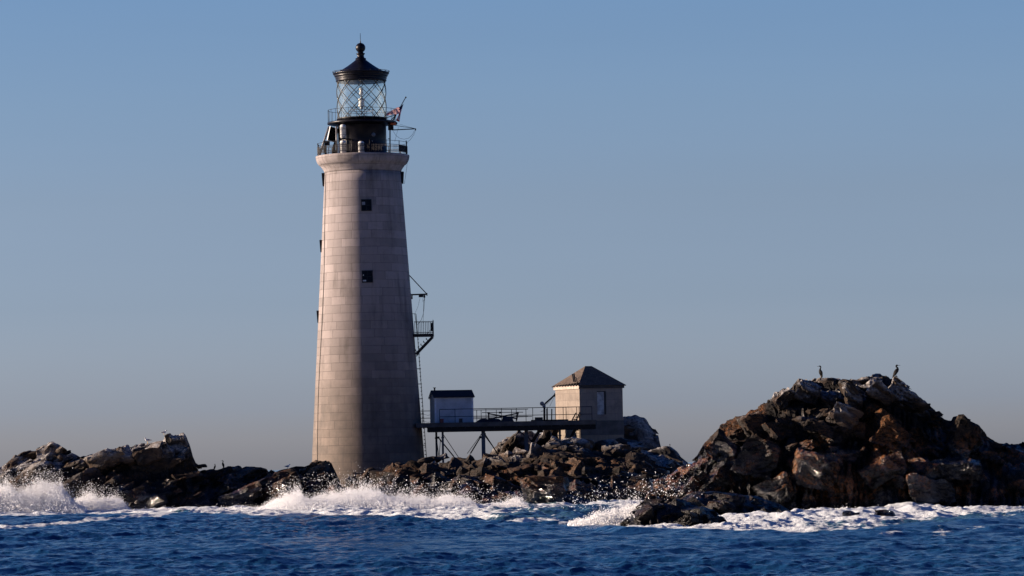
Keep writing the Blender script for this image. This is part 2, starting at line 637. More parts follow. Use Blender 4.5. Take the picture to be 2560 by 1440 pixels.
def sea_mat():
    t = NT('sea_water')
    pos = t.n('NewGeometry').outputs['Position']
    foam, teal = t.attr('foam'), t.attr('teal')
    n1 = t.noise(1.3, 6.0, 0.65, t.scaled(pos, (1.0, 0.55, 1.0)), 0.6)
    n2 = t.noise(7.0, 6.0, 0.7, pos, 0.4)
    v = t.n('TexVoronoi', Scale=1.1)
    v.feature = 'DISTANCE_TO_EDGE'
    t.set(v.inputs['Vector'], t.scaled(pos, (1.0, 0.6, 1.0)))
    lace = t.rng(v.outputs['Distance'], 0.0, 0.22, 0.16, -0.10)
    m = t.math('ADD', t.math('ADD', foam, t.math('MULTIPLY', t.math('SUBTRACT', n1, 0.5), 0.9)), lace)
    m = t.math('ADD', m, t.math('MULTIPLY', t.math('SUBTRACT', n2, 0.5), 0.5))
    m = t.rng(m, 0.42, 0.66)
    rip = t.noise(4.5, 5.0, 0.6, t.scaled(pos, (1.0, 0.7, 1.0)))
    rip2 = t.noise(11.0, 3.0, 0.6, pos)
    nrm = t.bump(t.math('ADD', rip, t.math('MULTIPLY', rip2, 0.25)), 0.85, 0.07)
    wc = t.mix(teal, (0.010, 0.052, 0.125), (0.055, 0.12, 0.11))
    water = t.n('BsdfPrincipled', Roughness=0.12, IOR=1.333)
    t.set(water.inputs['Base Color'], wc)
    t.set(water.inputs['Normal'], nrm)
    fc = t.mix(t.rng(n2, 0.3, 0.7), (0.80, 0.82, 0.83), (0.60, 0.66, 0.67))
    fo = t.n('BsdfPrincipled', Roughness=0.9)
    t.set(fo.inputs['Base Color'], fc)
    t.set(fo.inputs['Normal'], t.bump(n2, 0.9, 0.15))
    mx = t.n('MixShader')
    t.set(mx.inputs[0], m)
    t.t.links.new(water.outputs[0], mx.inputs[1])
    t.t.links.new(fo.outputs[0], mx.inputs[2])
    t.t.links.new(mx.outputs[0], t.out.inputs['Surface'])
    return t.mat


def spray_mat():
    t = NT('sea_spray')
    d = t.n('BsdfDiffuse', Color=(0.97, 0.975, 0.98))
    d.inputs['Roughness'].default_value = 0.0
    tr = t.n('BsdfTranslucent', Color=(0.96, 0.97, 0.975))
    mx = t.n('MixShader')
    mx.inputs[0].default_value = 0.2
    t.t.links.new(d.outputs[0], mx.inputs[1])
    t.t.links.new(tr.outputs[0], mx.inputs[2])
    t.t.links.new(mx.outputs[0], t.out.inputs['Surface'])
    return t.mat


def glass_mat():
    t = NT('salty_glass')
    pos = t.n('NewGeometry').outputs['Position']
    tr = t.n('BsdfTransparent', Color=(0.94, 0.965, 0.95))
    gl = t.n('BsdfGlossy', Color=(0.95, 0.98, 0.95), Roughness=0.05)
    df = t.n('BsdfDiffuse', Color=(0.75, 0.8, 0.76))
    lw = t.n('LayerWeight', Blend=0.5)
    fr = t.math('ADD', t.math('MULTIPLY', t.math('POWER', lw.outputs['Facing'], 5.0), 0.5), 0.045)
    m1 = t.n('MixShader')
    t.set(m1.inputs[0], fr)
    t.t.links.new(tr.outputs[0], m1.inputs[1])
    t.t.links.new(gl.outputs[0], m1.inputs[2])
    m2 = t.n('MixShader')
    t.set(m2.inputs[0], t.rng(t.noise(2.5, 5.0, 0.6, pos), 0.2, 0.9, 0.02, 0.11))
    t.t.links.new(m1.outputs[0], m2.inputs[1])
    t.t.links.new(df.outputs[0], m2.inputs[2])
    t.t.links.new(m2.outputs[0], t.out.inputs['Surface'])
    return t.mat


def cloth(name, col):
    t = NT(name)
    pos = t.n('NewGeometry').outputs['Position']
    c = t.mix(t.rng(t.noise(9.0, 4.0, 0.6, pos), 0.3, 0.7), col, tuple(x * 0.8 for x in col))
    d, tr, mx = t.n('BsdfDiffuse'), t.n('BsdfTranslucent'), t.n('MixShader')
    mx.inputs[0].default_value = 0.5
    t.set(d.inputs['Color'], c)
    t.set(tr.inputs['Color'], c)
    t.t.links.new(d.outputs[0], mx.inputs[1])
    t.t.links.new(tr.outputs[0], mx.inputs[2])
    t.t.links.new(mx.outputs[0], t.out.inputs['Surface'])
    return t.mat


M = {
    'granite': granite_mat(),
    'black': worn('black_paint', (0.005, 0.005, 0.009), 0.38, 0.4, 2.0, 0.05, spec=0.2),
    'iron': worn('dark_iron', (0.014, 0.0135, 0.016), 0.6, 0.4, 3.0, 0.3, spec=0.25),
    'grey_metal': worn('grey_metal', (0.16, 0.165, 0.18), 0.5, 0.3, 3.0, 0.25),
    'bronze': worn('bronze_bar', (0.045, 0.04, 0.028), 0.45, 0.4, 4.0, 0.2),
    'white': worn('white_paint', (0.72, 0.71, 0.68), 0.45, 0.25, 4.0, 0.15),
    'glass': glass_mat(),
    'pane': worn('dark_pane', (0.006, 0.007, 0.010), 0.2, 0.3, 5.0, spec=0.12),
    'frame': worn('window_frame', (0.014, 0.014, 0.017), 0.6, 0.3, 5.0, spec=0.2),
    'concrete': worn('grey_concrete', (0.085, 0.08, 0.076), 0.85, 0.4, 1.2, 0.2),
    'steel_leg': worn('painted_steel_leg', (0.07, 0.08, 0.10), 0.55, 0.35, 2.0, 0.3),
    'clap': clapboard_mat(),
    'trim': worn('white_trim', (0.62, 0.65, 0.70), 0.6, 0.2, 3.0),
    'felt': worn('black_roof_felt', (0.012, 0.012, 0.016), 0.8, 0.3, 3.0),
    'hut_wall': masonry_mat('hut_masonry', (0.2558, 0.2108, 0.1725), (0.1108, 0.08917, 0.0725)),
    'hut_base': masonry_mat('hut_footing', (0.2225, 0.1833, 0.1392), (0.08917, 0.0725, 0.05583)),
    'shingle': shingle_mat('old_shingles', (0.1667, 0.1167, 0.08583), (0.09417, 0.06667, 0.05)),
    'wood': worn('grey_timber', (0.17, 0.13, 0.10), 0.85, 0.4, 4.0),
    'darkwood': worn('dark_timber', (0.045, 0.038, 0.034), 0.8, 0.4, 4.0),
    'pale_wood': worn('pale_timber', (0.42, 0.34, 0.28), 0.85, 0.3, 4.0),
    'door': worn('weathered_door', (0.36, 0.37, 0.37), 0.7, 0.45, 2.5, 0.2),
    'red': worn('red_plastic', (0.16, 0.03, 0.025), 0.5, 0.3, 4.0),
    'orange': worn('orange_paint', (0.45, 0.10, 0.03), 0.5, 0.3, 6.0),
    'tarp': worn('dark_tarp', (0.022, 0.022, 0.025), 0.6, 0.4, 4.0),
    'flag_red': cloth('flag_red', (0.68, 0.03, 0.05)),
    'flag_white': cloth('flag_white', (0.92, 0.91, 0.90)),
    'flag_blue': cloth('flag_blue', (0.015, 0.02, 0.09)),
    'rope': worn('tarred_rope', (0.06, 0.055, 0.05), 0.8, 0.3, 8.0),
    'plumage': worn('black_plumage', (0.007, 0.0065, 0.0065), 0.6, 0.4, 14.0, spec=0.15),
    'bill': worn('horn_bill', (0.16, 0.12, 0.07), 0.5, 0.2, 20.0),
    'gull_white': worn('white_plumage', (0.78, 0.77, 0.75), 0.8, 0.1, 14.0),
    'gull_grey': worn('grey_wing', (0.27, 0.28, 0.30), 0.8, 0.2, 14.0),
    'gull_bill': worn('yellow_bill', (0.55, 0.36, 0.06), 0.5, 0.2, 20.0),
    'rock': rock_mat(),
    'sea': sea_mat(),
    'spray': spray_mat(),
}

# ------------------------------------------------------------------ sea
hor = lambda px: PY - (px - PX) * math.tan(ROLL)


def flat(px, py):
    Y = CH * F / (py - hor(px))
    return ((px - PX) / F * Y, Y)


EDGE_PX = [(-500, 1304), (0, 1295), (200, 1291), (420, 1289), (640, 1291), (860, 1294), (1060, 1300), (1250, 1308), (1480, 1315), (1540, 1321), (1660, 1326),
           (1850, 1329), (2000, 1329), (2150, 1324), (2300, 1314), (2450, 1304), (2560, 1293), (3000, 1284)]
_e = np.array([flat(*p) for p in EDGE_PX])
_et = np.array([(p[0] - PX) / F for p in EDGE_PX])


def edge_y(x, y):
    return np.interp(x / np.maximum(y, 1.0), _et, _e[:, 1])


def build_sea():
    core = np.linspace(-0.185, 0.185, 861)
    step = core[1] - core[0]
    ext, s = [], step
    c = 0.185
    while c < 3.5:
        s = min(s * 1.12, 0.6)
        c += s
        ext.append(c)
    tt = np.concatenate((-np.array(ext[::-1]), core, np.array(ext)))
    rows = []
    y = 78.0
    while y < 330:
        rows.append(y)
        y += 0.055 + 0.14 * sstep(90, 200, y) + 0.15 * sstep(255, 330, y)
    s = 0.35
    while y < 30000:
        rows.append(y)
        s *= 1.10
        y += s
    near = []
    s, y = 0.06, 78.0
    while y > -400:
        s = min(s * 1.1, 40)
        y -= s
        near.append(y)
    ry = np.array(near[::-1] + rows)
    wid = np.maximum(ry, 25.0)
    X = wid[:, None] * tt[None, :]
    Yy = np.repeat(ry[:, None], len(tt), 1)
    x, y = X.ravel(), Yy.ravel()
    z = np.zeros_like(x)
    dx, dy = np.zeros_like(x), np.zeros_like(x)
    rng = np.random.default_rng(5)
    fade = sstep(40, 75, y) * (1 - sstep(330, 900, y)) * (1 - sstep(0.2, 0.4, np.abs(x / np.maximum(y, 25.0))))
    act = fade > 0.002
    xa, ya = x[act], y[act]
    za, da, ea = np.zeros_like(xa), np.zeros_like(xa), np.zeros_like(xa)
    nW = 100
    # gusts: ripples are stronger in some patches
    gust = 0.8 + 0.5 * fbm(np.column_stack((xa * 0.05, ya * 0.03)), 3, 91)
    for i in range(nW):
        u = (i + rng.random()) / nW
        lam = 0.30 * (12.0 / 0.30) ** (u ** 1.45)
        th = math.radians(-62) + rng.normal() * math.radians(30 if lam > 2 else 48)
        k = 2 * math.pi / lam
        slope = 0.033 * (1.0 if lam < 2.4 else (2.4 / lam) ** 0.75)
        a = slope / k
        ph = k * (math.cos(th) * xa + math.sin(th) * ya) + rng.random() * 6.283
        g = gust if lam < 2.5 else 1.0
        s_, c_ = np.sin(ph), np.cos(ph)
        za += a * c_ * g
        da -= 0.75 * a * math.cos(th) * s_ * g
        ea -= 0.75 * a * math.sin(th) * s_ * g
    z[act], dx[act], dy[act] = za * fade[act], da * fade[act], ea * fade[act]
    # surf zone: a low crest along the foam line, broken water behind it
    near_zone = (y > 120) & (y < 320) & (np.abs(x) < 60)
    xs, ys = x[near_zone], y[near_zone]
    ey = edge_y(xs, ys)
    p2 = np.column_stack((xs, ys))
    lown = fbm(p2 * np.array([0.12, 0.06]), 3, 11)
    d = ys - ey + lown * 9
    crest = (0.08 + 0.12 * lown) * np.exp(-((d + 3.0) / 3.5) ** 2)
    turb = fbm(p2 * np.array([0.9, 0.7]), 5, 21, 0.6)
    turb2 = fbm(p2 * np.array([0.28, 0.2]), 3, 31)
    foam = sstep(-1.0, 3.5, d)
    t = xs / ys * F + PX                     # how far along the shore
    pat = sstep(-0.25, 0.35, fbm(p2 * np.array([0.22, 0.10]), 4, 41))
    thin = sstep(1180, 1260, t) * (1 - sstep(1500, 1600, t)) * 0.75 + sstep(1960, 2060, t) * 0.8 * (1 - sstep(14, 26, d))
    thin += (1 - sstep(200, 420, t)) * 0.25 * (1 - sstep(4, 14, d)) + sstep(380, 450, t) * (1 - sstep(560, 640, t)) * 0.55 * (1 - sstep(8, 20, d))
    foam_f = foam * (1 - np.clip(thin, 0, 1) * (1 - 0.55 * pat)) * (0.72 + 0.28 * sstep(-0.5, 0.5, turb2))
    zz = crest + foam * (0.15 * turb + 0.24 * np.maximum(turb2, -0.4)) * sstep(0, 8, d)
    teal = foam * (0.45 + 0.3 * turb2)
    # the long foam streak on the left
    ax, ay = flat(-20, 1324)
    bx, by = flat(500, 1285)
    ux, uy = bx - ax, by - ay
    L = math.hypot(ux, uy)
    ux, uy = ux / L, uy / L
    al = (xs - ax) * ux + (ys - ay) * uy
    ac = (xs - ax) * uy - (ys - ay) * ux
    wn_ = fbm(p2 * np.array([0.35, 0.08]), 4, 51)
    st = (1 - sstep(0.5, 1.7, np.abs(ac + wn_ * 0.9))) * sstep(-10, 2, al) * (1 - sstep(L - 8, L + 2, al))
    foam_f = np.maximum(foam_f, st * 0.72)
    # loose patches
    for (px, py, w, dpt, k) in ((2350, 1333, 0.75, 6.0, 0.62), (2240, 1337, 0.7, 3.0, 0.5), (1330, 1306, 1.6, 4.0, 0.6), (1440, 1311, 1.0, 5.0, 0.5), (2480, 1322, 1.2, 6, 0.48)):
        qx, qy = flat(px, py)
        e = np.sqrt(((xs - qx - (ys - qy) * 0.1) / w) ** 2 + ((ys - qy) / dpt) ** 2)
        foam_f = np.maximum(foam_f, k * (1 - sstep(0.4, 1.2, e + wn_ * 0.5)))
    z[near_zone] = z[near_zone] * (1 - 0.45 * foam) + zz
    fa, te = np.zeros_like(x), np.zeros_like(x)
    fa[near_zone] = foam_f
    te[near_zone] = np.clip(teal, 0, 1)
    co = np.column_stack((x + dx, y + dy, z))
    nr, nc = len(ry), len(tt)
    idx = np.arange(nr * nc).reshape(nr, nc)
    faces = np.stack((idx[:-1, :-1], idx[:-1, 1:], idx[1:, 1:], idx[1:, :-1]), -1).reshape(-1, 4)
    me = np_mesh('sea', co, faces, 4)
    smooth(me)
    fattr(me, 'foam', fa)
    fattr(me, 'teal', te)
    me.materials.append(M['sea'])
    o = bpy.data.objects.new('sea', me)
    C.objects.link(o)
    tag(o, 'choppy dark blue sea with white surf along the rocks', kind='structure')


build_sea()

# ------------------------------------------------------------------ rocks
def hull_block(bm, c, size, R, rnd, npts=15):
    """an angular joint block: a box with knocked-in corners and a chipped edge or two"""
    vs = []
    k = 0.48
    lay = bm.verts.layers.float.get('tint') or bm.verts.layers.float.new('tint')
    tn = rnd.random()
    for x in (-1, 1):
        for y in (-1, 1):
            for z in (-1, 1):
                for q in range(2 if rnd.random() < 0.45 else 1):
                    v = Vector((x * rnd.uniform(k, 1.0), y * rnd.uniform(k, 1.0), z * rnd.uniform(k, 1.0)))
                    v = Vector((v.x * size[0], v.y * size[1], v.z * size[2])) * 0.85
                    vs.append(bm.verts.new(Vector(c) + R @ v))
                    vs[-1][lay] = tn
    r = bmesh.ops.convex_hull(bm, input=vs)
    junk = list({g for g in r['geom_interior'] + r['geom_unused'] if isinstance(g, bmesh.types.BMVert) and g.is_valid})
    if junk:
        bmesh.ops.delete(bm, geom=junk, context='VERTS')


def loft(bm, prof, Yr, Yf, Yb, p=2.0, zmin=-1.2, nx=70, jag=0.25, rnd=random, sink=0.0, back=0.0):
    """solid under a skyline: prof = photo points of the skyline, ridge at distance Yr, front foot at Yf, back foot at Yb"""
    px = [q[0] for q in prof]
    py = [q[1] for q in prof]
    xs = np.linspace(px[0], px[-1], nx)
    ysx = np.interp(xs, px, py)
    S = [0.0, 0.04, 0.15, 0.3, 0.45, 0.6, 0.75, 0.9, 1.0]
    rows = []
    for a, b in zip(xs, ysx):
        top = W(a, b, Yr)
        top.z -= sink
        row = []
        jf = rnd.uniform(-1, 1) * jag * 2
        for s in S:
            f = 1 - (1 - s) ** p
            Y = Yf + jf + (Yr - Yf - jf) * s
            z = zmin + (top.z - zmin) * f
            Y += back * (1 - s)
            row.append(Vector((top.x * (Y / Yr), Y, z)))
        for s in (0.35, 0.7, 1.0):
            Y = Yr + (Yb - Yr) * s
            z = zmin + (top.z - zmin) * (1 - s ** 1.5)
            row.append(Vector((top.x * (Y / Yr), Y, z)))
        rows.append([bm.verts.new(v) for v in row])
    n = len(rows[0])
    for i in range(len(rows) - 1):
        for k in range(n - 1):
            bm.faces.new((rows[i][k], rows[i + 1][k], rows[i + 1][k + 1], rows[i][k + 1]))
        bm.faces.new((rows[i][0], rows[i][n - 1], rows[i + 1][n - 1], rows[i + 1][0]))
    bm.faces.new(rows[0])
    bm.faces.new(rows[-1][::-1])
    return xs, ysx


def scatter(bm, prof, Yr, Yf, n, smin, smax, strata, rnd, p=2.0, zmin=-0.3, elong=1.5, flat_=0.7, push=0.35, srange=(0.0, 1.0), radial=0.0):
    px = [q[0] for q in prof]
    py = [q[1] for q in prof]
    for _ in range(n):
        a = rnd.uniform(px[0], px[-1])
        b = float(np.interp(a, px, py))
        top = W(a, b, Yr)
        s = srange[0] + (srange[1] - srange[0]) * rnd.random() ** 0.8
        f = 1 - (1 - s) ** p
        Y = Yf + (Yr - Yf) * s
        sz = smin * (smax / smin) ** (rnd.random() ** 1.7)
        z = zmin + (top.z - zmin) * f - sz * push * (0.6 + 0.9 * s)
        lo, hi = np.interp([a - 35, a + 35], px, py)
        th_ = strata * (1 - radial) + radial * math.atan2(hi - lo, 70.0)
        R = Matrix.Rotation(th_ + rnd.gauss(0, 0.18), 3, 'Y') @ Matrix.Rotation(rnd.gauss(0, 0.25), 3, 'X') @ Matrix.Rotation(rnd.choice((-0.45, 0.5, 0.1)) + rnd.gauss(0, .12), 3, 'Z')
        hull_block(bm, (top.x * (Y / Yr), Y + sz * push * (1 - s), z), (sz * elong * rnd.uniform(0.8, 1.2), sz, sz * flat_ * rnd.uniform(0.8, 1.3)), R, rnd)


def refine(co, att, tri, L, it=7):
    """split every edge longer than L, again and again"""
    for _ in range(it):
        e = np.concatenate((tri[:, [0, 1]], tri[:, [1, 2]], tri[:, [2, 0]]))
        e.sort(axis=1)
        key = e[:, 0].astype(np.int64) * len(co) + e[:, 1]
        uk, inv = np.unique(key, return_inverse=True)
        ea, eb = (uk // len(co)).astype(np.int64), (uk % len(co)).astype(np.int64)
        long_ = np.linalg.norm(co[ea] - co[eb], axis=1) > L
        if not long_.any():
            break
        mid = np.full(len(uk), -1, np.int64)
        mid[long_] = len(co) + np.arange(long_.sum())
        co = np.vstack((co, (co[ea[long_]] + co[eb[long_]]) / 2))
        att = np.concatenate((att, (att[ea[long_]] + att[eb[long_]]) / 2))
        m = mid[inv].reshape(3, -1).T
        out = []
        cnt = (m >= 0).sum(1)
        out.append(tri[cnt == 0])
        for r in range(3):
            t_, q_ = np.roll(tri, -r, 1), np.roll(m, -r, 1)
            k = (cnt == 1) & (q_[:, 0] >= 0)
            a, b, c, x = t_[k, 0], t_[k, 1], t_[k, 2], q_[k, 0]
            out += [np.column_stack((a, x, c)), np.column_stack((x, b, c))]
            k = (cnt == 2) & (q_[:, 2] < 0)
            a, b, c, x, y = t_[k, 0], t_[k, 1], t_[k, 2], q_[k, 0], q_[k, 1]
            out += [np.column_stack((x, b, y)), np.column_stack((a, x, y)), np.column_stack((a, y, c))]
        k = cnt == 3
        a, b, c, x, y, z = tri[k, 0], tri[k, 1], tri[k, 2], m[k, 0], m[k, 1], m[k, 2]
        out += [np.column_stack((a, x, z)), np.column_stack((x, b, y)), np.column_stack((z, y, c)), np.column_stack((x, y, z))]
        tri = np.vstack(out)
    return co, att, tri


def finish_rock(bm, name, label, cat, voxel, strata, guano=(99, 100), wet=(1.6, 0.8), weed=0.6, seed=1, amp=1.0, dark=0.0, cell=1.5, group=None, sky=None, rough=1.0, skirt=0.4, relief=0.12, wetmax=1.0):
    lay = bm.verts.layers.float.get('tint') or bm.verts.layers.float.new('tint')
    bmesh.ops.recalc_face_normals(bm, faces=bm.faces[:])
    bmesh.ops.triangulate(bm, faces=bm.faces[:])
    bm.verts.index_update()
    co = np.array([v.co[:] for v in bm.verts])
    btint = np.array([v[lay] for v in bm.verts])
    tri = np.array([[v.index for v in f.verts] for f in bm.faces])
    bm.free()
    co, btint, tri = refine(co, btint, tri, voxel * 4.0)
    m2 = np_mesh(name, co, tri, 3)
    n = len(co)
    nr = np.empty(n * 3, np.float32)
    m2.vertex_normals.foreach_get('vector', nr)
    nr = nr.reshape(-1, 3).astype(np.float64)
    # coordinates along the bedding of the rock
    c_, s_ = math.cos(strata), math.sin(strata)
    q = np.column_stack((c_ * co[:, 0] - s_ * co[:, 2], co[:, 1], s_ * co[:, 0] + c_ * co[:, 2]))
    q = q + 0.25 * np.column_stack([vnoise(co * 0.7, seed + 60 + k) for k in range(3)])
    up = sstep(-1.0, 0.3, co[:, 2]) * 0.8 + 0.2
    co2 = co + (up * amp)[:, None] * 0.10 * np.column_stack([vnoise(q * 1.1, seed + 30 + k) for k in range(3)])
    co2 = co2 + nr * (up * relief * fbm(q * np.array([0.5, 0.5, 0.9]), 3, seed + 5))[:, None]
    tint = 0.55 * btint + 0.45 * np.clip(0.5 + 0.6 * fbm(q * np.array([0.35, 0.35, 0.7]), 3, seed + 90), 0, 1)
    # chipped joints: small steps and cracks along the bedding, coarse to fine
    for li, (sc, off) in enumerate(((cell * 0.55, 0.075), (cell * 0.22, 0.035))):
        an = np.array([1.8, 1.2, 0.6]) * sc
        cen, f1, f2, hid = worley(q / an, seed * 13 + li * 7)
        crack = 1 - sstep(0.0, 0.09, f2 - f1)
        co2 = co2 + nr * (((hid - 0.5) * 2 * off * rough * amp - off * 0.9 * amp * crack) * up)[:, None]
        tint = tint * 0.85 + 0.15 * hid
    co2 = co2 + nr * (up * amp * 0.03 * fbm(q * np.array([2.5, 2.5, 6.0]), 3, seed + 9))[:, None]
    if sky is not None:                      # nothing of the mass stands above its own skyline
        X_, Y_, Z_ = co2[:, 0], co2[:, 1], co2[:, 2] - CH
        a_ = (X_ * cr - Z_ * sr) / Y_
        b_ = (X_ * sr + Z_ * cr) / Y_
        lim = (PY - np.interp(PX + a_ * F, [k[0] for k in sky], [k[1] for k in sky])) / F
        over = (b_ - lim) * Y_ - 0.05 * fbm(co2 * 1.6, 3, seed + 44) - skirt * (worley(q / 0.75, seed + 77)[3] - 0.45)
        co2[:, 2] -= np.maximum(over, 0) * 0.93
    print(name, n, 'verts')
    m2.vertices.foreach_set('co', np.ascontiguousarray(co2, dtype=np.float32).ravel())
    m2.update()
    nr2 = np.empty(n * 3, np.float32)
    m2.vertex_normals.foreach_get('vector', nr2)
    nr2 = nr2.reshape(-1, 3)
    big = fbm(co * 0.35, 3, seed + 70)
    gu = sstep(guano[0], guano[1], co2[:, 2] + 0.9 * big) * sstep(-0.15, 0.55, nr2[:, 2]) * sstep(-0.3, 0.3, fbm(co * 0.9, 3, seed + 75) + 0.15)
    we = 1 - sstep(wet[1], wet[0], co2[:, 2] + 0.8 * big)
    wd = weed * (1 - sstep(wet[0] * 0.75, wet[0] * 1.35, co2[:, 2] + 0.9 * big)) * sstep(0.25, 0.7, co2[:, 2] + 0.3 * big) * sstep(-0.15, 0.35, fbm(co * 0.6, 3, seed + 80))
    wd *= sstep(-0.3, 0.2, nr2[:, 2])
    fattr(m2, 'tint', np.clip(tint * 1.25 - 0.12 - dark, 0, 1))
    fattr(m2, 'guano', gu)
    fattr(m2, 'wet', np.clip(we, 0, 1) * wetmax)
    fattr(m2, 'weed', np.clip(wd, 0, 1))
    smooth(m2, True)
    m2.set_sharp_from_angle(angle=math.radians(28))
    m2.name = name
    m2.materials.clear()
    m2.materials.append(M['rock'])
    ob = bpy.data.objects.new(name, m2)
    C.objects.link(ob)
    tag(ob, label, cat, group)
    return ob


def heights(o):
    me = o.data
    co = np.empty(len(me.vertices) * 3, np.float32)
    me.vertices.foreach_get('co', co)
    return co.reshape(-1, 3)


def top_z(co, x, y, r=0.35):
    m = (np.abs(co[:, 0] - x) < r) & (np.abs(co[:, 1] - y) < r)
    return float(co[m, 2].max()) if m.any() else 0.0


up5 = lambda pr: [(a, b - 5) for a, b in pr]
# left ledge with its tilted block
rnd = random.Random(11)
bm = bmesh.new()
profA = [(-420, 1200), (-250, 1180), (-60, 1185), (5, 1172), (30, 1150), (60, 1132), (100, 1122), (125, 1110), (145, 1114), (165, 1128), (185, 1134), (200, 1150), (230, 1138), (265, 1124),
         (300, 1120), (340, 1112), (395, 1108), (411, 1100), (415, 1088), (425, 1084), (430, 1091), (447, 1090), (459, 1086), (466, 1102), (475, 1130), (481, 1156), (484, 1172), (492, 1176), (530, 1174), (560, 1170), (600, 1175), (640, 1176),
         (690, 1186), (720, 1178), (745, 1168), (775, 1156), (810, 1158), (828, 1164), (838, 1190), (852, 1225), (870, 1262)]
loft(bm, profA, 284, 275.5, 294, 1.7, nx=300, rnd=rnd, jag=0.1, sink=0.12, back=0.3)
STR_A = math.radians(-24)
scatter(bm, profA, 284, 275.5, 130, 0.6, 1.6, STR_A, rnd, 1.7, elong=2.1, flat_=0.5, push=0.35)
scatter(bm, profA, 284, 275.5, 130, 0.22, 0.6, STR_A, rnd, 1.7, elong=2.4, flat_=0.5, push=0.3)
for (a, b, sx, sz, Y) in ((120, 1128, 1.5, .8, 282), (270, 1150, 2.2, .8, 280), (380, 1135, 1.6, .9, 280), (790, 1180, 1.7, .8, 281), (700, 1205, 2.6, .8, 279), (340, 1240, 1.6, .9, 276.5), (600, 1240, 2.2, .8, 277)):
    w = W(a, b, Y)
    hull_block(bm, w, (sx, 1.2, sz), Matrix.Rotation(STR_A * 0.8, 3, 'Y'), rnd, 18)
# the upright block with the notched top
for (pl, y0, dv) in (([(414, 1090), (425, 1084), (431, 1093), (447, 1091), (459, 1086), (474, 1128), (482, 1158), (480, 1200), (440, 1200), (424, 1150)], 280.2, Vector((0.3, 2.6, -0.2))),
                     ([(395, 1112), (416, 1108), (432, 1125), (440, 1150), (436, 1200), (380, 1190), (372, 1140)], 279.6, Vector((0.2, 2.2, -0.1)))):
    w0 = [W(a_, b_, y0) for a_, b_ in pl]
    vs0 = [bm.verts.new(v) for v in w0]
    vs1 = [bm.verts.new(v + dv) for v in w0]
    bm.faces.new(vs0)
    bm.faces.new(vs1[::-1])
    for i in range(len(w0)):
        j = (i + 1) % len(w0)
        bm.faces.new((vs0[i], vs1[i], vs1[j], vs0[j]))
rockA = finish_rock(bm, 'rock_ledge', 'long low brown rock ledge with a notched upright block, left of the tower', 'rock ledge', 0.085, STR_A, guano=(2.6, 4.2), wet=(2.5, 1.4), weed=0.45, seed=3, amp=0.8, cell=1.1, sky=up5(profA), dark=-0.2, skirt=0.25, relief=0.2, rough=1.3)

# ledge under the tower, the pier and the hut
rnd = random.Random(23)
bm = bmesh.new()
profC = [(830, 1262), (880, 1215), (935, 1186), (975, 1166), (1010, 1166), (1040, 1166), (1075, 1158), (1105, 1162), (1130, 1150), (1180, 1147), (1250, 1145), (1290, 1126), (1330, 1130),
         (1370, 1118), (1420, 1110), (1460, 1114), (1490, 1134), (1530, 1126), (1590, 1130), (1630, 1156), (1680, 1200), (1700, 1250)]
loft(bm, profC, 276, 254, 318, 1.6, nx=90, rnd=rnd, jag=0.8, sink=0.15, back=0.1)
STR_C = math.radians(14)
scatter(bm, profC, 276, 254, 170, 0.8, 2.3, STR_C, rnd, 1.6, elong=1.6, flat_=0.6, push=0.55)
scatter(bm, profC, 276, 254, 110, 0.25, 0.65, STR_C, rnd, 1.6, elong=1.7, flat_=0.65, push=0.25)
profC2 = [(1225, 1140), (1240, 1108), (1290, 1094), (1330, 1084), (1370, 1082), (1410, 1086), (1455, 1108), (1500, 1130)]
loft(bm, profC2, 308.5, 304.6, 312, 1.6, nx=30, rnd=rnd)
scatter(bm, profC2, 308.5, 304.6, 26, 0.6, 1.6, STR_C, rnd, 1.6)
hull_block(bm, W(1366, 1092, 306), (0.5, 0.8, 1.5), Matrix.Rotation(0.7, 3, 'Y'), rnd)
hull_block(bm, W(1282, 1114, 305.5), (0.8, 0.9, 1.6), Matrix.Rotation(0.85, 3, 'Y'), rnd)
hull_block(bm, W(1420, 1115, 290), (2.0, 1.2, 0.6), Matrix.Rotation(0.1, 3, 'Y'), rnd)
hull_block(bm, W(1458, 1106, 297), (1.3, 0.8, 0.5), Matrix.Rotation(0.15, 3, 'Y'), rnd)
for a_, b_, y_, s_ in ((1512, 1124, 298, 1.1), (1566, 1118, 300, 1.3), (1540, 1132, 294, 1.2), (1604, 1130, 296, 1.2)):
    hull_block(bm, W(a_, b_, y_), (s_ * 1.3, 0.9, s_ * 0.55), Matrix.Rotation(rnd.uniform(-.2, .3), 3, 'Y'), rnd)
hull_block(bm, W(1350, 1235, 255), (2.2, 1.6, 1.3), Matrix.Rotation(0.0, 3, 'Y'), rnd, 40)
hull_block(bm, W(1085, 1150, 290), (1.5, 1.0, .45), Matrix.Rotation(-0.35, 3, 'Y'), rnd, 18)
rockC = finish_rock(bm, 'rock_ledge', 'brown boulder strewn ledge under the pier, between tower and hut', 'rock ledge', 0.085, STR_C, guano=(3.4, 4.4), wet=(2.5, 1.2), weed=0.5, seed=8, amp=0.9, cell=1.2, rough=1.3, relief=0.25)

# dark dome behind the hut
rnd = random.Random(31)
bm = bmesh.new()
profD = [(1530, 1062), (1545, 1048), (1560, 1040), (1592, 1038), (1615, 1052), (1635, 1072), (1650, 1094), (1654, 1112), (1648, 1150)]
loft(bm, profD, 309.6, 306.6, 316, 2.4, nx=36, rnd=rnd, jag=0.0)
scatter(bm, profD, 309.6, 306.6, 7, 0.7, 1.5, 0.5, rnd, 2.4, push=0.85, srange=(0.3, 1.0))
rockD = finish_rock(bm, 'rock_dome', 'smooth dark grey rounded rock rising right behind the hut', 'rock', 0.1, 0.5, guano=(1.5, 6.5), wet=(0.6, 0.1), weed=0.2, seed=15, amp=0.4, dark=-0.45, cell=1.8, rough=1.0, relief=0.3, sky=up5(profD))

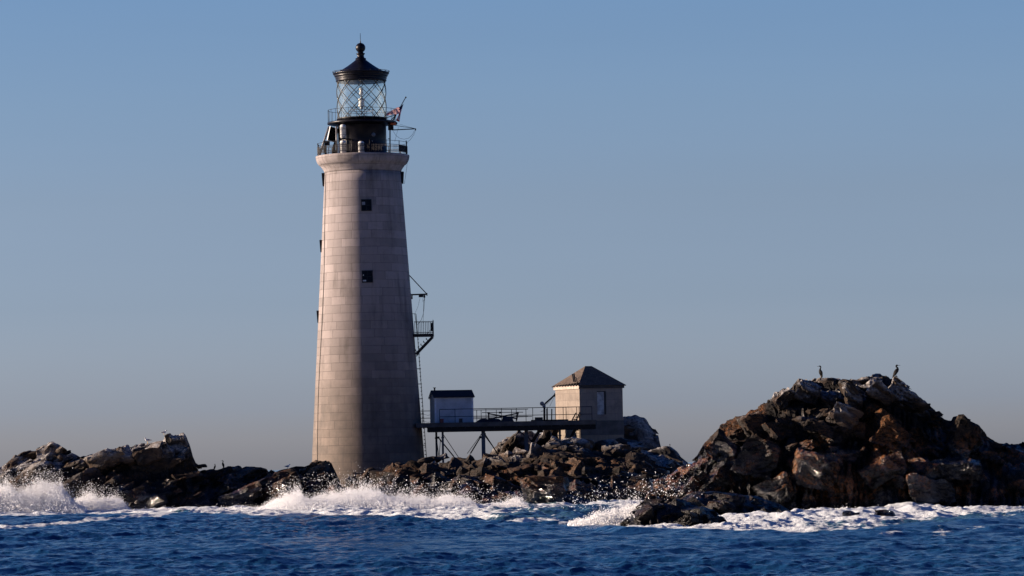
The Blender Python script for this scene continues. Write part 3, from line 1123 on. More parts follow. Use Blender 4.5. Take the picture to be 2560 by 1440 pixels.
rnd = random.Random(37)
bm = bmesh.new()
profD2 = [(1560, 1150), (1600, 1130), (1640, 1122), (1672, 1116), (1690, 1126), (1704, 1142), (1716, 1160), (1722, 1172), (1735, 1230)]
loft(bm, profD2, 292, 286, 299, 1.6, nx=30, rnd=rnd)
scatter(bm, profD2, 292, 286, 16, 0.6, 1.5, 0.55, rnd, 1.6, elong=1.8, flat_=0.6)
rockD2 = finish_rock(bm, 'sloping_rock', 'pale streaked sloping rock with a thin rod, right of the dark dome', 'rock', 0.09, 0.55, guano=(0.8, 2.2), wet=(1.0, 0.2), weed=0.3, seed=19, amp=0.6, cell=1.3, sky=up5(profD2))

# the big rock on the right
rnd = random.Random(41)
bm = bmesh.new()
profE = [(1610, 1262), (1632, 1216), (1665, 1186), (1718, 1170), (1742, 1150), (1758, 1112), (1792, 1086), (1802, 1062), (1848, 1046), (1880, 1022), (1912, 1006), (1938, 986), (1978, 976), (1996, 956),
         (2040, 950), (2100, 952), (2150, 955), (2172, 946), (2200, 943), (2238, 949), (2288, 980), (2328, 1016), (2358, 1046), (2374, 1052), (2384, 1042), (2408, 1044), (2420, 1058), (2440, 1066),
         (2462, 1082), (2492, 1106), (2560, 1104), (2680, 1108), (2780, 1150), (2850, 1230)]
loft(bm, profE, 213.5, 205.5, 224, 1.9, nx=200, rnd=rnd, jag=0.3, sink=0.05, back=0.0)
STR_E = math.radians(38)
scatter(bm, profE, 213.5, 205.5, 110, 0.6, 1.7, 0.1, rnd, 1.9, elong=1.7, flat_=0.6, push=0.62, radial=0.8)
scatter(bm, profE, 213.5, 205.5, 80, 0.25, 0.65, 0.1, rnd, 1.9, elong=1.9, flat_=0.55, push=0.4, radial=0.8, srange=(0.3, 1.0))
for (a, b, sx, sz, Y, ro) in ((2130, 1000, 0.5, 1.5, 210, -0.25), (2110, 1040, 1.1, .8, 209, .5), (2020, 985, .9, .9, 211, .4), (2260, 990, 1.7, .55, 210.5, .8), (2205, 985, 1.0, .6, 210, .6), (1960, 1000, .6, .9, 211, .9),
                             (2050, 1075, 1.3, .6, 208.5, .35), (1880, 1060, .9, .8, 210, -.3), (2410, 1100, 1.3, 1.2, 209, .7), (1800, 1120, .9, 1.1, 209, -.7), (1890, 1150, 1.4, 1.6, 207.5, .4), (2230, 1090, 1.3, 1.0, 208.3, .5),
                             (2200, 1180, 1.8, .7, 206.7, -.45), (2040, 1180, 1.5, 1.2, 206.7, .2), (2395, 1180, 2.2, .7, 206.5, .1), (2330, 1230, 1.6, .9, 206, .1), (1930, 1220, 1.2, .9, 206.5, -.5)):
    hull_block(bm, W(a, b, Y), (sx, 1.0, sz), Matrix.Rotation(ro, 3, 'Y'), rnd, 18)
for a, b, sx in ((2015, 963, .8), (2060, 960, .7), (2100, 961, .9), (2140, 962, .7), (2175, 956, .6), (1975, 985, .7)):
    hull_block(bm, W(a, b, 213), (sx, 0.9, 0.42), Matrix.Rotation(rnd.uniform(-0.25, 0.25), 3, 'Y'), rnd, 18)
rockE = finish_rock(bm, 'rock_islet', 'tall dark humped rock on the right with a whitened top where two cormorants stand', 'rock', 0.055, STR_E, guano=(4.9, 6.2), wet=(4.6, 3.1), weed=1.0, seed=27, amp=0.95, skirt=0.25, cell=1.5, rough=1.5, dark=0.1, relief=0.14, sky=up5(profE))

# black rocks in front, awash
rnd = random.Random(53)
bm = bmesh.new()
profF = [(1515, 1322), (1545, 1312), (1565, 1293), (1588, 1268), (1608, 1252), (1640, 1248), (1660, 1247), (1700, 1254), (1740, 1258), (1775, 1272), (1800, 1292), (1825, 1307), (1850, 1325)]
loft(bm, profF, 165, 161.5, 170, 1.8, nx=40, rnd=rnd, zmin=-0.8)
scatter(bm, profF, 165, 161.5, 40, 0.18, 0.6, -0.4, rnd, 1.8, elong=1.4)
finish_rock(bm, 'black_rock', 'low black weed covered rock nearest the viewer, spray on its left', 'rock', 0.04, -0.4, wet=(5, 4), weed=0.12, seed=33, amp=0.35, dark=0.5, wetmax=0.84, cell=0.7, sky=up5(profF))
rnd = random.Random(59)
bm = bmesh.new()
profF2 = [(1690, 1262), (1720, 1240), (1745, 1233), (1790, 1231), (1850, 1238), (1890, 1246), (1925, 1254), (1950, 1267), (1985, 1292)]
loft(bm, profF2, 189, 184, 194, 1.8, nx=34, rnd=rnd, zmin=-0.8)
scatter(bm, profF2, 189, 184, 34, 0.2, 0.7, 0.4, rnd, 1.8, elong=1.4)
finish_rock(bm, 'black_rock', 'low black wet rock just behind the nearest one, at the foot of the big rock', 'rock', 0.05, 0.4, wet=(5, 4), weed=0.25, seed=39, amp=0.4, dark=0.5, wetmax=0.84, cell=0.8, sky=up5(profF2))
for (a0, a1, top, base, sd_, lab) in ((2108, 2142, 1280, 1299, 61, 'small black rock awash in foam, the smaller one before the big rock'),
                                     (2176, 2246, 1270, 1297, 67, 'flat black rock awash in foam, the larger one before the big rock'),
                                     (1484, 1518, 1311, 1317, 71, 'tiny black rock tip awash left of the black rock nearest the viewer')):
    rnd = random.Random(sd_)
    bm = bmesh.new()
    Yq = flat((a0 + a1) / 2, base)[1]
    pf = [(a0, base + 6), (a0 + (a1 - a0) * .2, top + 2), (a0 + (a1 - a0) * .55, top), (a0 + (a1 - a0) * .85, top + 5), (a1, base + 6)]
    loft(bm, pf, Yq + 1.0, Yq, Yq + 2.2, 1.8, nx=14, rnd=rnd, zmin=-0.4, jag=0.1)
    scatter(bm, pf, Yq + 1.0, Yq, 10, 0.08, 0.25, 0.2, rnd, 1.8)
    finish_rock(bm, 'awash_rock', lab, 'rock', 0.03, 0.2, wet=(5, 4), weed=0.2, seed=sd_, amp=0.2, dark=0.3, cell=0.4)

# ------------------------------------------------------------------ lighthouse
TY = 300.0
K = F / TY                                   # photo pixels per metre at the tower
AX = W(911, 640, TY).x


def tz(py):
    return W(901 + (py - 100) * 0.0187, py, TY).z


def tp(px, py, dy=0.0):
    return W(px, py, TY + dy)


Z0 = tz(1252)
lh = empty('lighthouse', (AX, TY, Z0), 'tall tapering grey granite lighthouse with black lantern and roof', 'lighthouse')
ctr = Vector((AX, TY, 0))
half = lambda py: (95.6 + (py - 435) * 0.0629) / K

mb = MB()
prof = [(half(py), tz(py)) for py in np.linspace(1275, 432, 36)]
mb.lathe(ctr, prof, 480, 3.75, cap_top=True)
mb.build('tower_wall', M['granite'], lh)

mb = MB()
pr = [(95.7, 431.5), (96.6, 428), (98.6, 424), (101.5, 420), (104.2, 416.5), (104.8, 414.2), (107.5, 413.6), (110.5, 410.5), (113.5, 406.5), (116, 400.5), (117.2, 393), (117.0, 390.5), (112, 389.5)]
mb.lathe(ctr, [(r / K, tz(p)) for r, p in pr], 480, 3.75)
mb.build('cornice', M['granite'], lh)

# windows: a dark recess lined with a frame
def surf(px, py):
    """point of the tower's face at a photo position"""
    x = W(px, py, TY - 3).x - AX
    r = half(py)
    return Vector((AX + x, TY - math.sqrt(max(0.0, r * r - x * x)), tz(py) + (W(px, py, TY).z - tz(py)) * 0))


for (px, py, w, h, two_patches) in ((916, 520, 26, 29, 0), (919, 697, 27, 30, 1)):
    p = surf(px, py)
    nrm = Vector((p.x - AX, p.y - TY, 0)).normalized()
    tan = Vector((0, 0, 1)).cross(nrm).normalized()
    upv = (Vector((0, 0, 1)) - nrm * 0.0629).normalized()      # the wall leans in as it rises
    nrm = tan.cross(upv) * -1 if tan.cross(upv).dot(nrm) < 0 else tan.cross(upv)
    R = Matrix((tan, nrm, upv)).transposed()
    w, h = w / K, h / K
    fr = MB()
    for sx in (-1, 1):
        fr.box(p + tan * sx * (w / 2 - 0.03) + nrm * 0.02, (0.06, 0.10, h), R)
    for sz in (-1, 1):
        fr.box(p + upv * (sz * (h / 2 - 0.03)) + nrm * 0.02, (w - 0.12, 0.10, 0.06), R)
    fr.box(p + nrm * 0.01, (0.035, 0.07, h - 0.12), R)
    fr.box(p + nrm * 0.008, (w - 0.12, 0.06, 0.035), R)
    fo = fr.build('window', M['frame'], lh)
    pn = MB()
    pn.box(p - nrm * 0.02, (w - 0.02, 0.06, h - 0.02), R)
    pn.build('pane', M['pane'], fo)
    g = MB()  # small pale plates laid over the dark pane
    if two_patches:
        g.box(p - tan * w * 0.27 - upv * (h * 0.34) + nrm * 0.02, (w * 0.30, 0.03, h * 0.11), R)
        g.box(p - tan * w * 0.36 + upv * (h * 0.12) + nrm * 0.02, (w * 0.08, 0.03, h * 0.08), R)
        g.build('pale_patch', M['white'], fo, split=True)
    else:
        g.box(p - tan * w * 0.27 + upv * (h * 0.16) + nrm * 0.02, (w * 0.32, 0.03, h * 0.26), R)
        g.build('pale_patch', M['gull_grey'], fo)
# shutters seen from the side
for (side, py, h, d) in ((-1, 447.5, 32, 5.0), (-1, 614, 30, 2.6), (-1, 790, 30, 2.2), (1, 446, 29, 5.0)):
    an = 0.0
    r = half(py) + d / K / 2 - 0.03
    mb = MB()
    mb.box((AX + side * r, TY - 0.25 * (d < 4), tz(py)), (d / K + 0.08, 0.8, h / K), Matrix.Rotation(side * 0.0629, 3, 'Y'))
    mb.build('shutter', M['frame'], lh)

# lightning cable down the lit side
mb = MB()
pts = []
for py in np.linspace(428, 1235, 30):
    r = half(py) + 0.03
    x = -r * (0.925 - 0.02 * math.sin(py * 0.011) - 0.055 * (py - 428) / 800)
    pts.append((AX + x, TY - math.sqrt(r * r - x * x), tz(py)))
mb.tube(pts, 0.022, 5)
mb.build('lightning_cable', M['rope'], lh)

# watch room and gallery
RW = 60.5 / K
zd, zu = tz(389.5), tz(309)
mb = MB()
mb.lathe(ctr, [(RW + 0.08, zd + 0.005), (RW + 0.08, zd + 0.14), (RW, zd + 0.18), (RW, tz(316)), (RW + 0.12, tz(314.5)), (RW + 0.12, tz(312.5))], 48)
wr = mb.build('watch_room', M['black'], lh)
mb = MB()
for px, py, r in ((933, 336, 0.16), (930, 352, 0.05)):
    x = W(px, py, TY - RW).x - AX
    y = -math.sqrt(RW * RW - x * x)
    n = Vector((x, y, 0)).normalized()
    c = Vector((AX + x, TY + y, W(px, py, TY - RW).z))
    mb.tube([c - n * 0.04, c + n * 0.06], r, 14)
mb.build('porthole', M['grey_metal'], wr, split=True)
for k in range(14):
    a = k * 2 * math.pi / 14 + 0.1
    pass

mb = MB()
mb.lathe(ctr, [(RW + 0.1, tz(315)), (80 / K, tz(311.5)), (86 / K, tz(310.3)), (86.5 / K, tz(309.2)), (86.5 / K, tz(306.2)), (85.5 / K, tz(305.6))], 64)
ug = mb.build('upper_gallery', M['black'], lh)


def ring_rail(R, zb, heights_, nposts, nbal, rp, rb, rr, balz, a0=0.0):
    m = MB()
    for h in heights_:
        m.ring((AX, TY, zb + h), R, rr, 72, 5)
    for k in range(nposts):
        a = a0 + 2 * math.pi * k / nposts
        c = Vector((AX + R * math.cos(a), TY + R * math.sin(a), zb))
        m.bar(c, c + Vector((0, 0, heights_[-1] + 0.04)), rp, 6)
    for k in range(nbal):
        a = a0 + 2 * math.pi * (k + 0.5) / nbal
        c = Vector((AX + R * math.cos(a), TY + R * math.sin(a), zb))
        m.bar(c + Vector((0, 0, balz[0])), c + Vector((0, 0, balz[1])), rb, 4)
    return m


ring_rail(84.5 / K, tz(306), (0.95,), 26, 0, 0.016, 0.01, 0.016, (0, 0)).build('upper_railing', M['iron'], lh)
gr = ring_rail(112.5 / K, zd, (0.14, 0.50, 0.66, 0.95), 16, 176, 0.032, 0.010, 0.016, (0.14, 0.66), 0.2)
for k in range(16):
    a = 0.2 + 2 * math.pi * k / 16
    if k % 3 == 0:
        c = Vector((AX + 112.5 / K * math.cos(a), TY + 112.5 / K * math.sin(a), zd + 1.02))
        gr.box(c, (0.09, 0.09, 0.09))
gr.build('gallery_railing', M['iron'], lh)
# solid screens on both ends of the gallery
for a0, a1, nm in ((-0.55, 0.02, 'screen'), (math.pi - 0.06, math.pi + 0.32, 'screen')):
    m = MB()
    N = 10
    vs, fs = [], []
    for i in range(N + 1):
        a = a0 + (a1 - a0) * i / N
        for r in (110.6 / K, 111.3 / K):
            for z in (zd + 0.16, zd + 0.64):
                vs.append((AX + r * math.cos(a), TY + r * math.sin(a), z))
    for i in range(N):
        b = i * 4
        fs += [(b, b + 4, b + 5, b + 1), (b + 2, b + 3, b + 7, b + 6), (b + 1, b + 5, b + 7, b + 3), (b, b + 2, b + 6, b + 4)]
    fs += [(0, 1, 3, 2), (N * 4, N * 4 + 2, N * 4 + 3, N * 4 + 1)]
    m.add(vs, fs)
    m.build(nm, M['iron'], lh)

# lantern
RL = 61.5 / K
zl0, zl1 = tz(297.5), tz(202)
mb = MB()
mb.lathe(ctr, [(RL + 0.02, tz(306.5)), (RL + 0.02, tz(299)), (RL + 0.06, tz(298.5)), (RL + 0.06, zl0)], 48)
mb.build('lantern_sill', M['black'], lh)
mb = MB()
mb.lathe(ctr, [(RL - 0.02, zl0 + 0.002), (RL - 0.02, zl1 - 0.002)], 64, cap_top=False, cap_bot=False)
mb.build('lantern_glass', M['glass'], lh)
mb = MB()
TW = math.radians(90)
for k in range(10):
    for sgn in (-1, 1):
        pts = []
        for i in range(19):
            f = i / 18
            a = 2 * math.pi * k / 10 + 0.37 + sgn * TW * (f - 0.5)
            pts.append((AX + RL * math.cos(a), TY + RL * math.sin(a), zl0 + (zl1 - zl0) * f))
        mb.tube(pts, 0.028, 6)
mb.ring((AX, TY, zl0 + 0.03), RL, 0.035, 64, 6)
mb.ring((AX, TY, zl1 - 0.03), RL, 0.035, 64, 6)
mb.build('lattice', M['bronze'], lh)
mb = MB()
mb.bar((AX, TY, zl0), (AX, TY, tz(222)), 0.035, 8)
mb.ring((AX, TY, tz(276)), 0.95, 0.02, 32, 5)
for k in range(4):
    a = k * math.pi / 2 + 0.4
    mb.bar((AX + .95 * math.cos(a), TY + .95 * math.sin(a), zl0), (AX + .95 * math.cos(a), TY + .95 * math.sin(a), tz(276)), 0.015, 5)
lamp = mb.build('lamp_post', M['grey_metal'], lh)
mb = MB()
for (p0, p1, r) in ((263, 250, 0.22), (250, 247, 0.27), (263, 266, 0.26), (272, 266, 0.14), (231, 224, 0.12), (224, 221.5, 0.17), (236, 231, 0.17), (247, 236, 0.07)):
    mb.lathe(ctr, [(r, tz(p0)), (r, tz(p1))], 20)
mb.bar((AX - 0.2, TY, tz(219)), (AX + 0.2, TY, tz(219)), 0.015, 5)
mb.build('lamp', M['white'], lamp)

mb = MB()
rp = [(61, 205.5), (63.5, 203), (63.5, 200.5), (61.8, 199.5), (64.5, 197), (64.5, 195), (62.5, 194), (66, 192), (67.5, 189.5), (66, 188.5), (69.2, 186.5), (70.6, 184), (70.6, 182.2), (68, 181.2), (58, 180), (56.5, 179)]
for i in range(9):
    f = (i + 1) / 9
    rp.append((56.5 + (13.2 - 56.5) * f, 179 + (150 - 179) * f + 1.6 * math.sin(f * math.pi)))
rp += [(13.2, 146), (10.5, 144.8), (8.8, 143.5), (8.2, 138), (10.8, 135), (10.8, 133.5), (7.0, 132), (6.5, 130.5)]
mb.lathe(ctr, [(r / K, tz(p)) for r, p in rp], 64)
rf = mb.build('lantern_roof', M['black'], lh)
mb = MB()
mb.ring((AX, TY, tz(179.3)), 71.2 / K, 0.02, 64, 5)
for k in range(16):
    a = 2 * math.pi * k / 16
    c = Vector((math.cos(a), math.sin(a), 0))
    mb.bar(ctr + c * (63 / K) + Vector((0, 0, tz(181))), ctr + c * (71.2 / K) + Vector((0, 0, tz(179.3))), 0.018, 5)
mb.build('eaves_rail', M['iron'], rf)
mb = MB()
ball = [(12.3 * math.sin(t_), 119.5 + 12.3 * math.cos(t_)) for t_ in np.linspace(0.5, math.pi - 0.12, 18)]
mb.lathe(ctr, [(r / K, tz(p)) for r, p in ball] + [(1.6 / K, tz(106)), (1.2 / K, tz(103)), (0.7 / K, tz(101)), (0.5 / K, tz(83))], 32)
mb.build('ball_finial', M['black'], rf)

# white canisters on the gallery
for (px, top, bot, dy, lab) in ((858, 311, 345.5, -2.05, 'white canister on the lighthouse gallery, upper one of the stacked pair'),
                                (858.5, 350, 387.5, -2.15, 'white canister on the lighthouse gallery, lower one of the stacked pair'),
                                (903.5, 353, 387.6, -2.75, 'single short white canister on the gallery in front of the black watch room')):
    r = 7.4 / K
    b, t_ = W(px, bot, TY + dy), W(px, top, TY + dy)
    zb = b.z if bot < 380 else zd + 0.005
    cc = Vector((b.x, TY + dy, 0))
    e = empty('canister', (b.x, TY + dy, zb), lab, 'canister', 'white canisters on the lighthouse gallery')
    H = t_.z - zb
    mb = MB()
    mb.lathe(cc, [(r * 0.86, zb), (r * 0.86, zb + 0.06), (r, zb + 0.07), (r, zb + H * 0.80), (r * 1.05, zb + H * 0.80), (r * 1.05, zb + H * 0.84), (r, zb + H * 0.84), (r * 0.99, zb + H * 0.9), (r * 0.85, zb + H * 0.96), (r * 0.5, zb + H)], 24)
    mb.build('body', M['white'], e)
    mb = MB()
    for h in (0.24, 0.66):
        mb.ring((b.x, TY + dy, zb + H * h), r + 0.01, 0.018, 24, 5)
    mb.build('band', M['grey_metal'], e, split=True)
    if bot < 380:
        mb = MB()
        mb.box((b.x, TY + dy, zb - 0.05), (0.6, 0.5, 0.08))
        mb.bar((b.x - .22, TY + dy, zb - 0.09), (b.x - .22, TY + dy, zd + .01), 0.02)
        mb.bar((b.x - .22 + .5, TY + dy, zb - 0.09), (b.x - .22 + .5, TY + dy, zd + .01), 0.02)
        mb.box((b.x + .35, TY + dy + 0.4, zb - 0.04), (0.5, 0.5, 0.05))
        mb.build('stand', M['iron'], e)

# solar panel and struts, left of the watch room
b = tp(830, 352, -0.6)
e = empty('solar_panel', (b.x, TY - 0.6, zd), 'tilted solar panel with dark back on the gallery, left of the watch room', 'solar panel')
Rp = Matrix.Rotation(math.radians(13), 3, 'Y') @ Matrix.Rotation(math.radians(-38), 3, 'Z')
pc = tp(832, 336, -0.6)
mb = MB()
mb.box(pc, (0.05, 0.95, 1.05), Rp)
pa = mb.build('panel', M['pane'], e)
mb = MB()
for sy in (-1, 1):
    mb.box(pc + Rp @ Vector((0, sy * 0.49, 0)), (0.07, 0.04, 1.09), Rp)
for sz in (-1, 1):
    mb.box(pc + Rp @ Vector((0, 0, sz * 0.54)), (0.066, 0.94, 0.04), Rp)
mb.build('panel_frame', M['white'], pa)
mb = MB()
mb.bar(tp(822.5, 316, -0.8), W(798.5, 388.3, TY - 0.8), 0.085, 8)
mb.bar(tp(806, 366, -0.8), W(818, 388.3, TY - 0.8), 0.06, 8)
mb.build('strut', M['grey_metal'], e, split=True)
mb = MB()
mb.bar(tp(841, 316, -1.5), Vector((tp(841, 316, -1.5).x, TY - 1.5, zd)), 0.075, 10)
mb.build('post', M['grey_metal'], e)
b = tp(818, 372, -1.2)
e = empty('equipment_box', (b.x, TY - 1.2, zd), 'dark metal equipment boxes behind the gallery railing under the solar panel', 'equipment box')
mb = MB()
mb.box(tp(818, 358, -1.2), (0.38, 0.45, 0.34))
mb.box(tp(814, 374, -1.2), (0.16, 0.3, 0.9))
mb.build('box', M['iron'], e, split=True)
mb = MB()
mb.beam(tp(824, 356, -1.0), tp(820, 386, -1.0), 0.09, 0.05)
mb.beam(tp(836, 356, -1.0), tp(832, 384, -1.0), 0.07, 0.05)
mb.build('bracket', M['white'], e, split=True)
mb = MB()
c1 = tp(835, 372, -1.3)
mb.tube([c1 + Vector((0, 0, -0.5)), c1 + Vector((-0.05, 0, 0)), c1 + Vector((0.08, 0, 0.5))], [0.2, 0.14, 0.06], 8)
mb.build('battery_case', M['iron'], e)

# signal boom on the right of the watch room
b = tp(975, 389, -0.3)
e = empty('signal_boom', (b.x, TY - 0.3, zd), 'iron boom with drooping cables reaching out right of the watch room', 'boom')
mb = MB()
mb.bar(Vector((b.x, b.y, zd)), tp(975, 318, -0.3), 0.05, 8)
mb.box(tp(977, 317, -0.3), (0.42, 0.4, 0.5))
mb.bar(tp(970, 347, -0.3), tp(976, 347, -0.3), 0.03)
mb.build('mast', M['iron'], e)
mb = MB()
mb.beam(tp(980, 325, -0.3), tp(1040, 322, -0.3), 0.08, 0.07)
mb.bar(tp(984, 313, -0.3), tp(1036, 321, -0.3), 0.022)
mb.bar(tp(1039, 322, -0.3), tp(1039, 326, -0.3), 0.05)
mb.build('arm', M['iron'], e)
mb = MB()
mb.tube([tp(983, 328, -0.3), tp(990, 339, -0.3), tp(1000, 346, -0.3), tp(1011, 348, -0.3), tp(1022, 345, -0.3), tp(1031, 337, -0.3), tp(1036, 326, -0.3)], 0.011, 4)
mb.tube([tp(1039, 326, -0.3), tp(1034, 338, -0.3), tp(1026, 349, -0.3), tp(1015, 358, -0.3)], 0.011, 4)
mb.tube([tp(996, 318, -0.3), tp(987, 354, -0.3)], 0.009, 4)
mb.tube([tp(1036, 321, -0.3), tp(1000, 311, -0.3)], 0.009, 4)
mb.build('cable', M['rope'], e, split=True)
b = tp(986, 309, -0.9)
e = empty('siren_horn', (b.x, b.y, b.z), 'small red horn at the right edge of the upper gallery', 'horn')
mb = MB()
mb.tube([tp(976, 309, -0.9), tp(984, 309, -0.9), tp(990, 308.5, -0.9)], [0.12, 0.12, 0.14], 12)
mb.build('horn', M['orange'], e)
mb = MB()
mb.tube([tp(990.2, 308.5, -0.9), tp(993.5, 308.5, -0.9)], [0.15, 0.05], 12)
mb.build('nose', M['iron'], e)

# flagpole and flag
b = tp(979, 306, -0.4)
e = empty('flagpole', (b.x, b.y, b.z), 'slanting dark flagpole on the upper gallery flying a striped flag', 'flagpole')
mb = MB()
tip = tp(1014.5, 243, -0.4)
mb.bar(tp(979, 306, -0.4), tip, 0.03, 8)
mb.lathe(Vector((tip.x, tip.y, tip.z - .02)), [(0.02, -0.06), (0.06, -0.02), (0.06, 0.03), (0.02, 0.07)], 10)
mb.bar(tp(960, 296, -0.4), tp(990, 287, -0.4), 0.032, 6)
mb.bar(tp(973, 305, -0.4), tp(990, 287, -0.4), 0.032, 6)
mb.bar(tp(981, 305, -0.4), tp(990.5, 288, -0.4), 0.036, 6)
mb.build('pole', M['iron'], e)
mb = MB()
NU, NV = 20, 13
top_e = [(1009, 259), (1002, 266), (990, 270), (978, 277), (965, 284)]
bot_e = [(1001.5, 284), (996, 285), (986, 286), (975, 287.5), (965, 290)]
it = lambda e_, f: (float(np.interp(f * 4, range(5), [q[0] for q in e_])), float(np.interp(f * 4, range(5), [q[1] for q in e_])))
G = [[None] * (NV + 1) for _ in range(NU + 1)]
for i in range(NU + 1):
    for j in range(NV + 1):
        f, g = i / NU, j / NV
        a, c = it(top_e, f), it(bot_e, f)
        x, y = a[0] + (c[0] - a[0]) * g, a[1] + (c[1] - a[1]) * g
        dpt = -0.4 + 0.14 * math.sin(f * 9 + g * 2.0) * min(1, f * 3) - 0.1 * f
        G[i][j] = tp(x, y, dpt)
for i in range(NU):
    for j in range(NV):
        mb.mi = 2 if (i < NU * 0.28 and j < 6) else (0 if j % 2 == 0 else 1)
        mb.add([G[i][j], G[i + 1][j], G[i + 1][j + 1], G[i][j + 1]], [(0, 1, 2, 3)])
mb.mi = 1
for r_ in range(5):
    for q in range(6):
        i, j = q * (NU * 0.28) / 6 + 0.4, r_ * 6 / 5 + 0.5
        i0, j0 = int(i), int(j)
        p = G[i0][j0].lerp(G[i0 + 1][j0], i - i0).lerp(G[i0][j0 + 1].lerp(G[i0 + 1][j0 + 1], i - i0), j - j0) + Vector((0, -0.006, 0))
        s = 0.012
        mb.add([p + Vector((s * math.sin(k * 2.513), 0, s * math.cos(k * 2.513))) for k in range(5)], [(0, 1, 2, 3, 4)])
mb.build('flag', [M['flag_red'], M['flag_white'], M['flag_blue']], e)
mb = MB()
mb.mi = 0
A_, B_, C_, D_ = tp(1001.5, 284, -0.42), tp(998, 284.5, -0.5), tp(989.5, 301, -0.55), tp(998.5, 305, -0.42)
mb.quadprism([A_, B_, C_, D_], (0, 0.012, 0))
mb.mi = 1
o_ = Vector((0, -0.014, 0))
mb.quadprism([A_.lerp(B_, .5) * .8 + D_ * .2 + o_, A_ * .15 + B_ * .35 + C_ * .5 + o_, C_ * .72 + D_ * .1 + B_ * .1 + A_ * .08 + o_, D_ * .75 + A_ * .1 + B_ * .15 + o_], (0, 0.008, 0))
mb.build('pennant', [M['flag_red'], M['flag_white']], e)

# service landing, hoist and ladder on the right flank
mb = MB()
pY = (-0.75, 0.75)
x0, x1 = tp(1036, 838).x, tp(1084.5, 838).x
zf = tz(838)
mb.box(((x0 + x1) / 2 - 0.15, TY, zf - 0.1), (x1 - x0 + 0.3, 1.7, 0.2))
pf = mb.build('landing', M['iron'], lh)
mb = MB()
for dy in pY:
    mb.beam(tp(1082, 842, dy), tp(1040, 886, dy), 0.12, 0.22)
    mb.beam(tp(1060, 862, dy), tp(1041, 891, dy), 0.06, 0.08)
for k in range(5):
    f = 0.25 + k * 0.16
    q = tp(1082 + (1040 - 1082) * f, 842 + 44 * f, 0)
    mb.bar(q + Vector((-.1, -.75, .1)), q + Vector((-.1, .75, .1)), 0.03)
    mb.box(q + Vector((-.16, -.75, .16)), (0.07, 0.07, 0.14))
mb.build('brace', M['iron'], pf)
mb = MB()
zt = tz(807)
for dy in pY:
    for zz in (zt, zf + 0.12):
        mb.bar((x0, TY + dy, zz), (x1, TY + dy, zz), 0.016, 5)
    for k in range(11):
        x = x0 + (x1 - x0) * (k + .3) / 11
        mb.bar((x, TY + dy, zf), (x, TY + dy, zt), 0.012, 5)
for zz in (zt, zf + 0.12, (zt + zf) / 2):
    mb.bar((x1 - .03, TY - .75, zz), (x1 - .03, TY + .75, zz), 0.016, 5)
for k in range(9):
    y = TY - .75 + 1.5 * k / 8
    mb.bar((x1 - .03, y, zf), (x1 - .03, y, zt + (0.12 if k in (0, 8) else 0)), 0.022 if k in (0, 8) else 0.012, 5)
mb.box((x1 - 0.14, TY - 0.2, (zt + zf) / 2 + 0.05), (0.16, 0.9, 0.62))
mb.bar((x1 - 0.5, TY - .75, zf), (x1 - 0.05, TY - .75, zf + 0.5), 0.02)
mb.build('landing_railing', M['iron'], pf)

mb = MB()
mb.beam(tp(1020, 737), tp(1068, 735.5), 0.12, 0.11)
mb.beam(tp(1022, 687), tp(1067, 735), 0.08, 0.07)
mb.box(tp(1030, 743), (0.1, 0.2, 0.3))
mb.box(tp(1067.5, 736), (0.07, 0.16, 0.22))
hb = mb.build('hoist_bracket', M['iron'], lh)
mb = MB()
mb.box(tp(1052.5, 739.5), (0.36, 0.24, 0.22))
mb.box(tp(1061, 741), (0.14, 0.16, 0.2))
mb.bar(tp(1061.5, 742), tp(1061, 752), 0.03, 6)
mb.build('trolley', M['iron'], hb)
mb = MB()
mb.tube([tp(1061, 752), tp(1060, 772), tp(1058, 786), tp(1053, 800), tp(1045, 811), tp(1042, 812)], 0.016, 5)
mb.tube([tp(1059, 750), tp(1058.5, 785), tp(1057.5, 808)], 0.012, 4)
mb.tube([tp(1050, 745), tp(1045, 766), tp(1037, 784)], 0.009, 4)
mb.tube([tp(1057.5, 744), tp(1057.3, 754)], 0.012, 4)
mb.build('rope', M['rope'], hb, split=True)

mb = MB()
lad = lambda py: 1047.3 + (py - 842) * 0.0630
for dy in (-0.2, 0.2):
    mb.beam(tp(1040, 785, dy), tp(lad(1150) + 0, 1150, dy), 0.05, 0.09, (0, 1, 0))
    mb.bar(tp(1031, 784.5, dy), tp(1040, 784.5, dy), 0.022)
    mb.bar(tp(1037, 785, dy), tp(1044, 835, dy), 0.022)
for i in range(38):
    py = 800 + i * 9.3
    x = lad(py) - 0.3
    mb.bar(tp(x, py, -0.2), tp(x, py, 0.2), 0.018, 5)
    if py > 845:
        mb.box(tp(x - 2.2, py + 1.5, 0.0), (0.09, 0.30, 0.06))
for py in (922, 960, 997, 1035, 1113):
    mb.bar(tp(lad(py) - 10, py, 0), tp(lad(py), py, 0), 0.03, 5)
mb.build('ladder', M['iron'], lh)

# thin cable at the right of the cornice
mb = MB()
mb.tube([tp(1019, 395, -0.4), tp(1017, 418, -0.4), tp(1011, 460, -0.4)], 0.012, 4)
mb.build('loose_cable', M['rope'], lh)

# ------------------------------------------------------------------ pier
PYF, PYB = -2.4, 2.2                           # front and back edge relative to the tower axis


def dk(px, py, dy):
    return W(px, py, TY + dy)


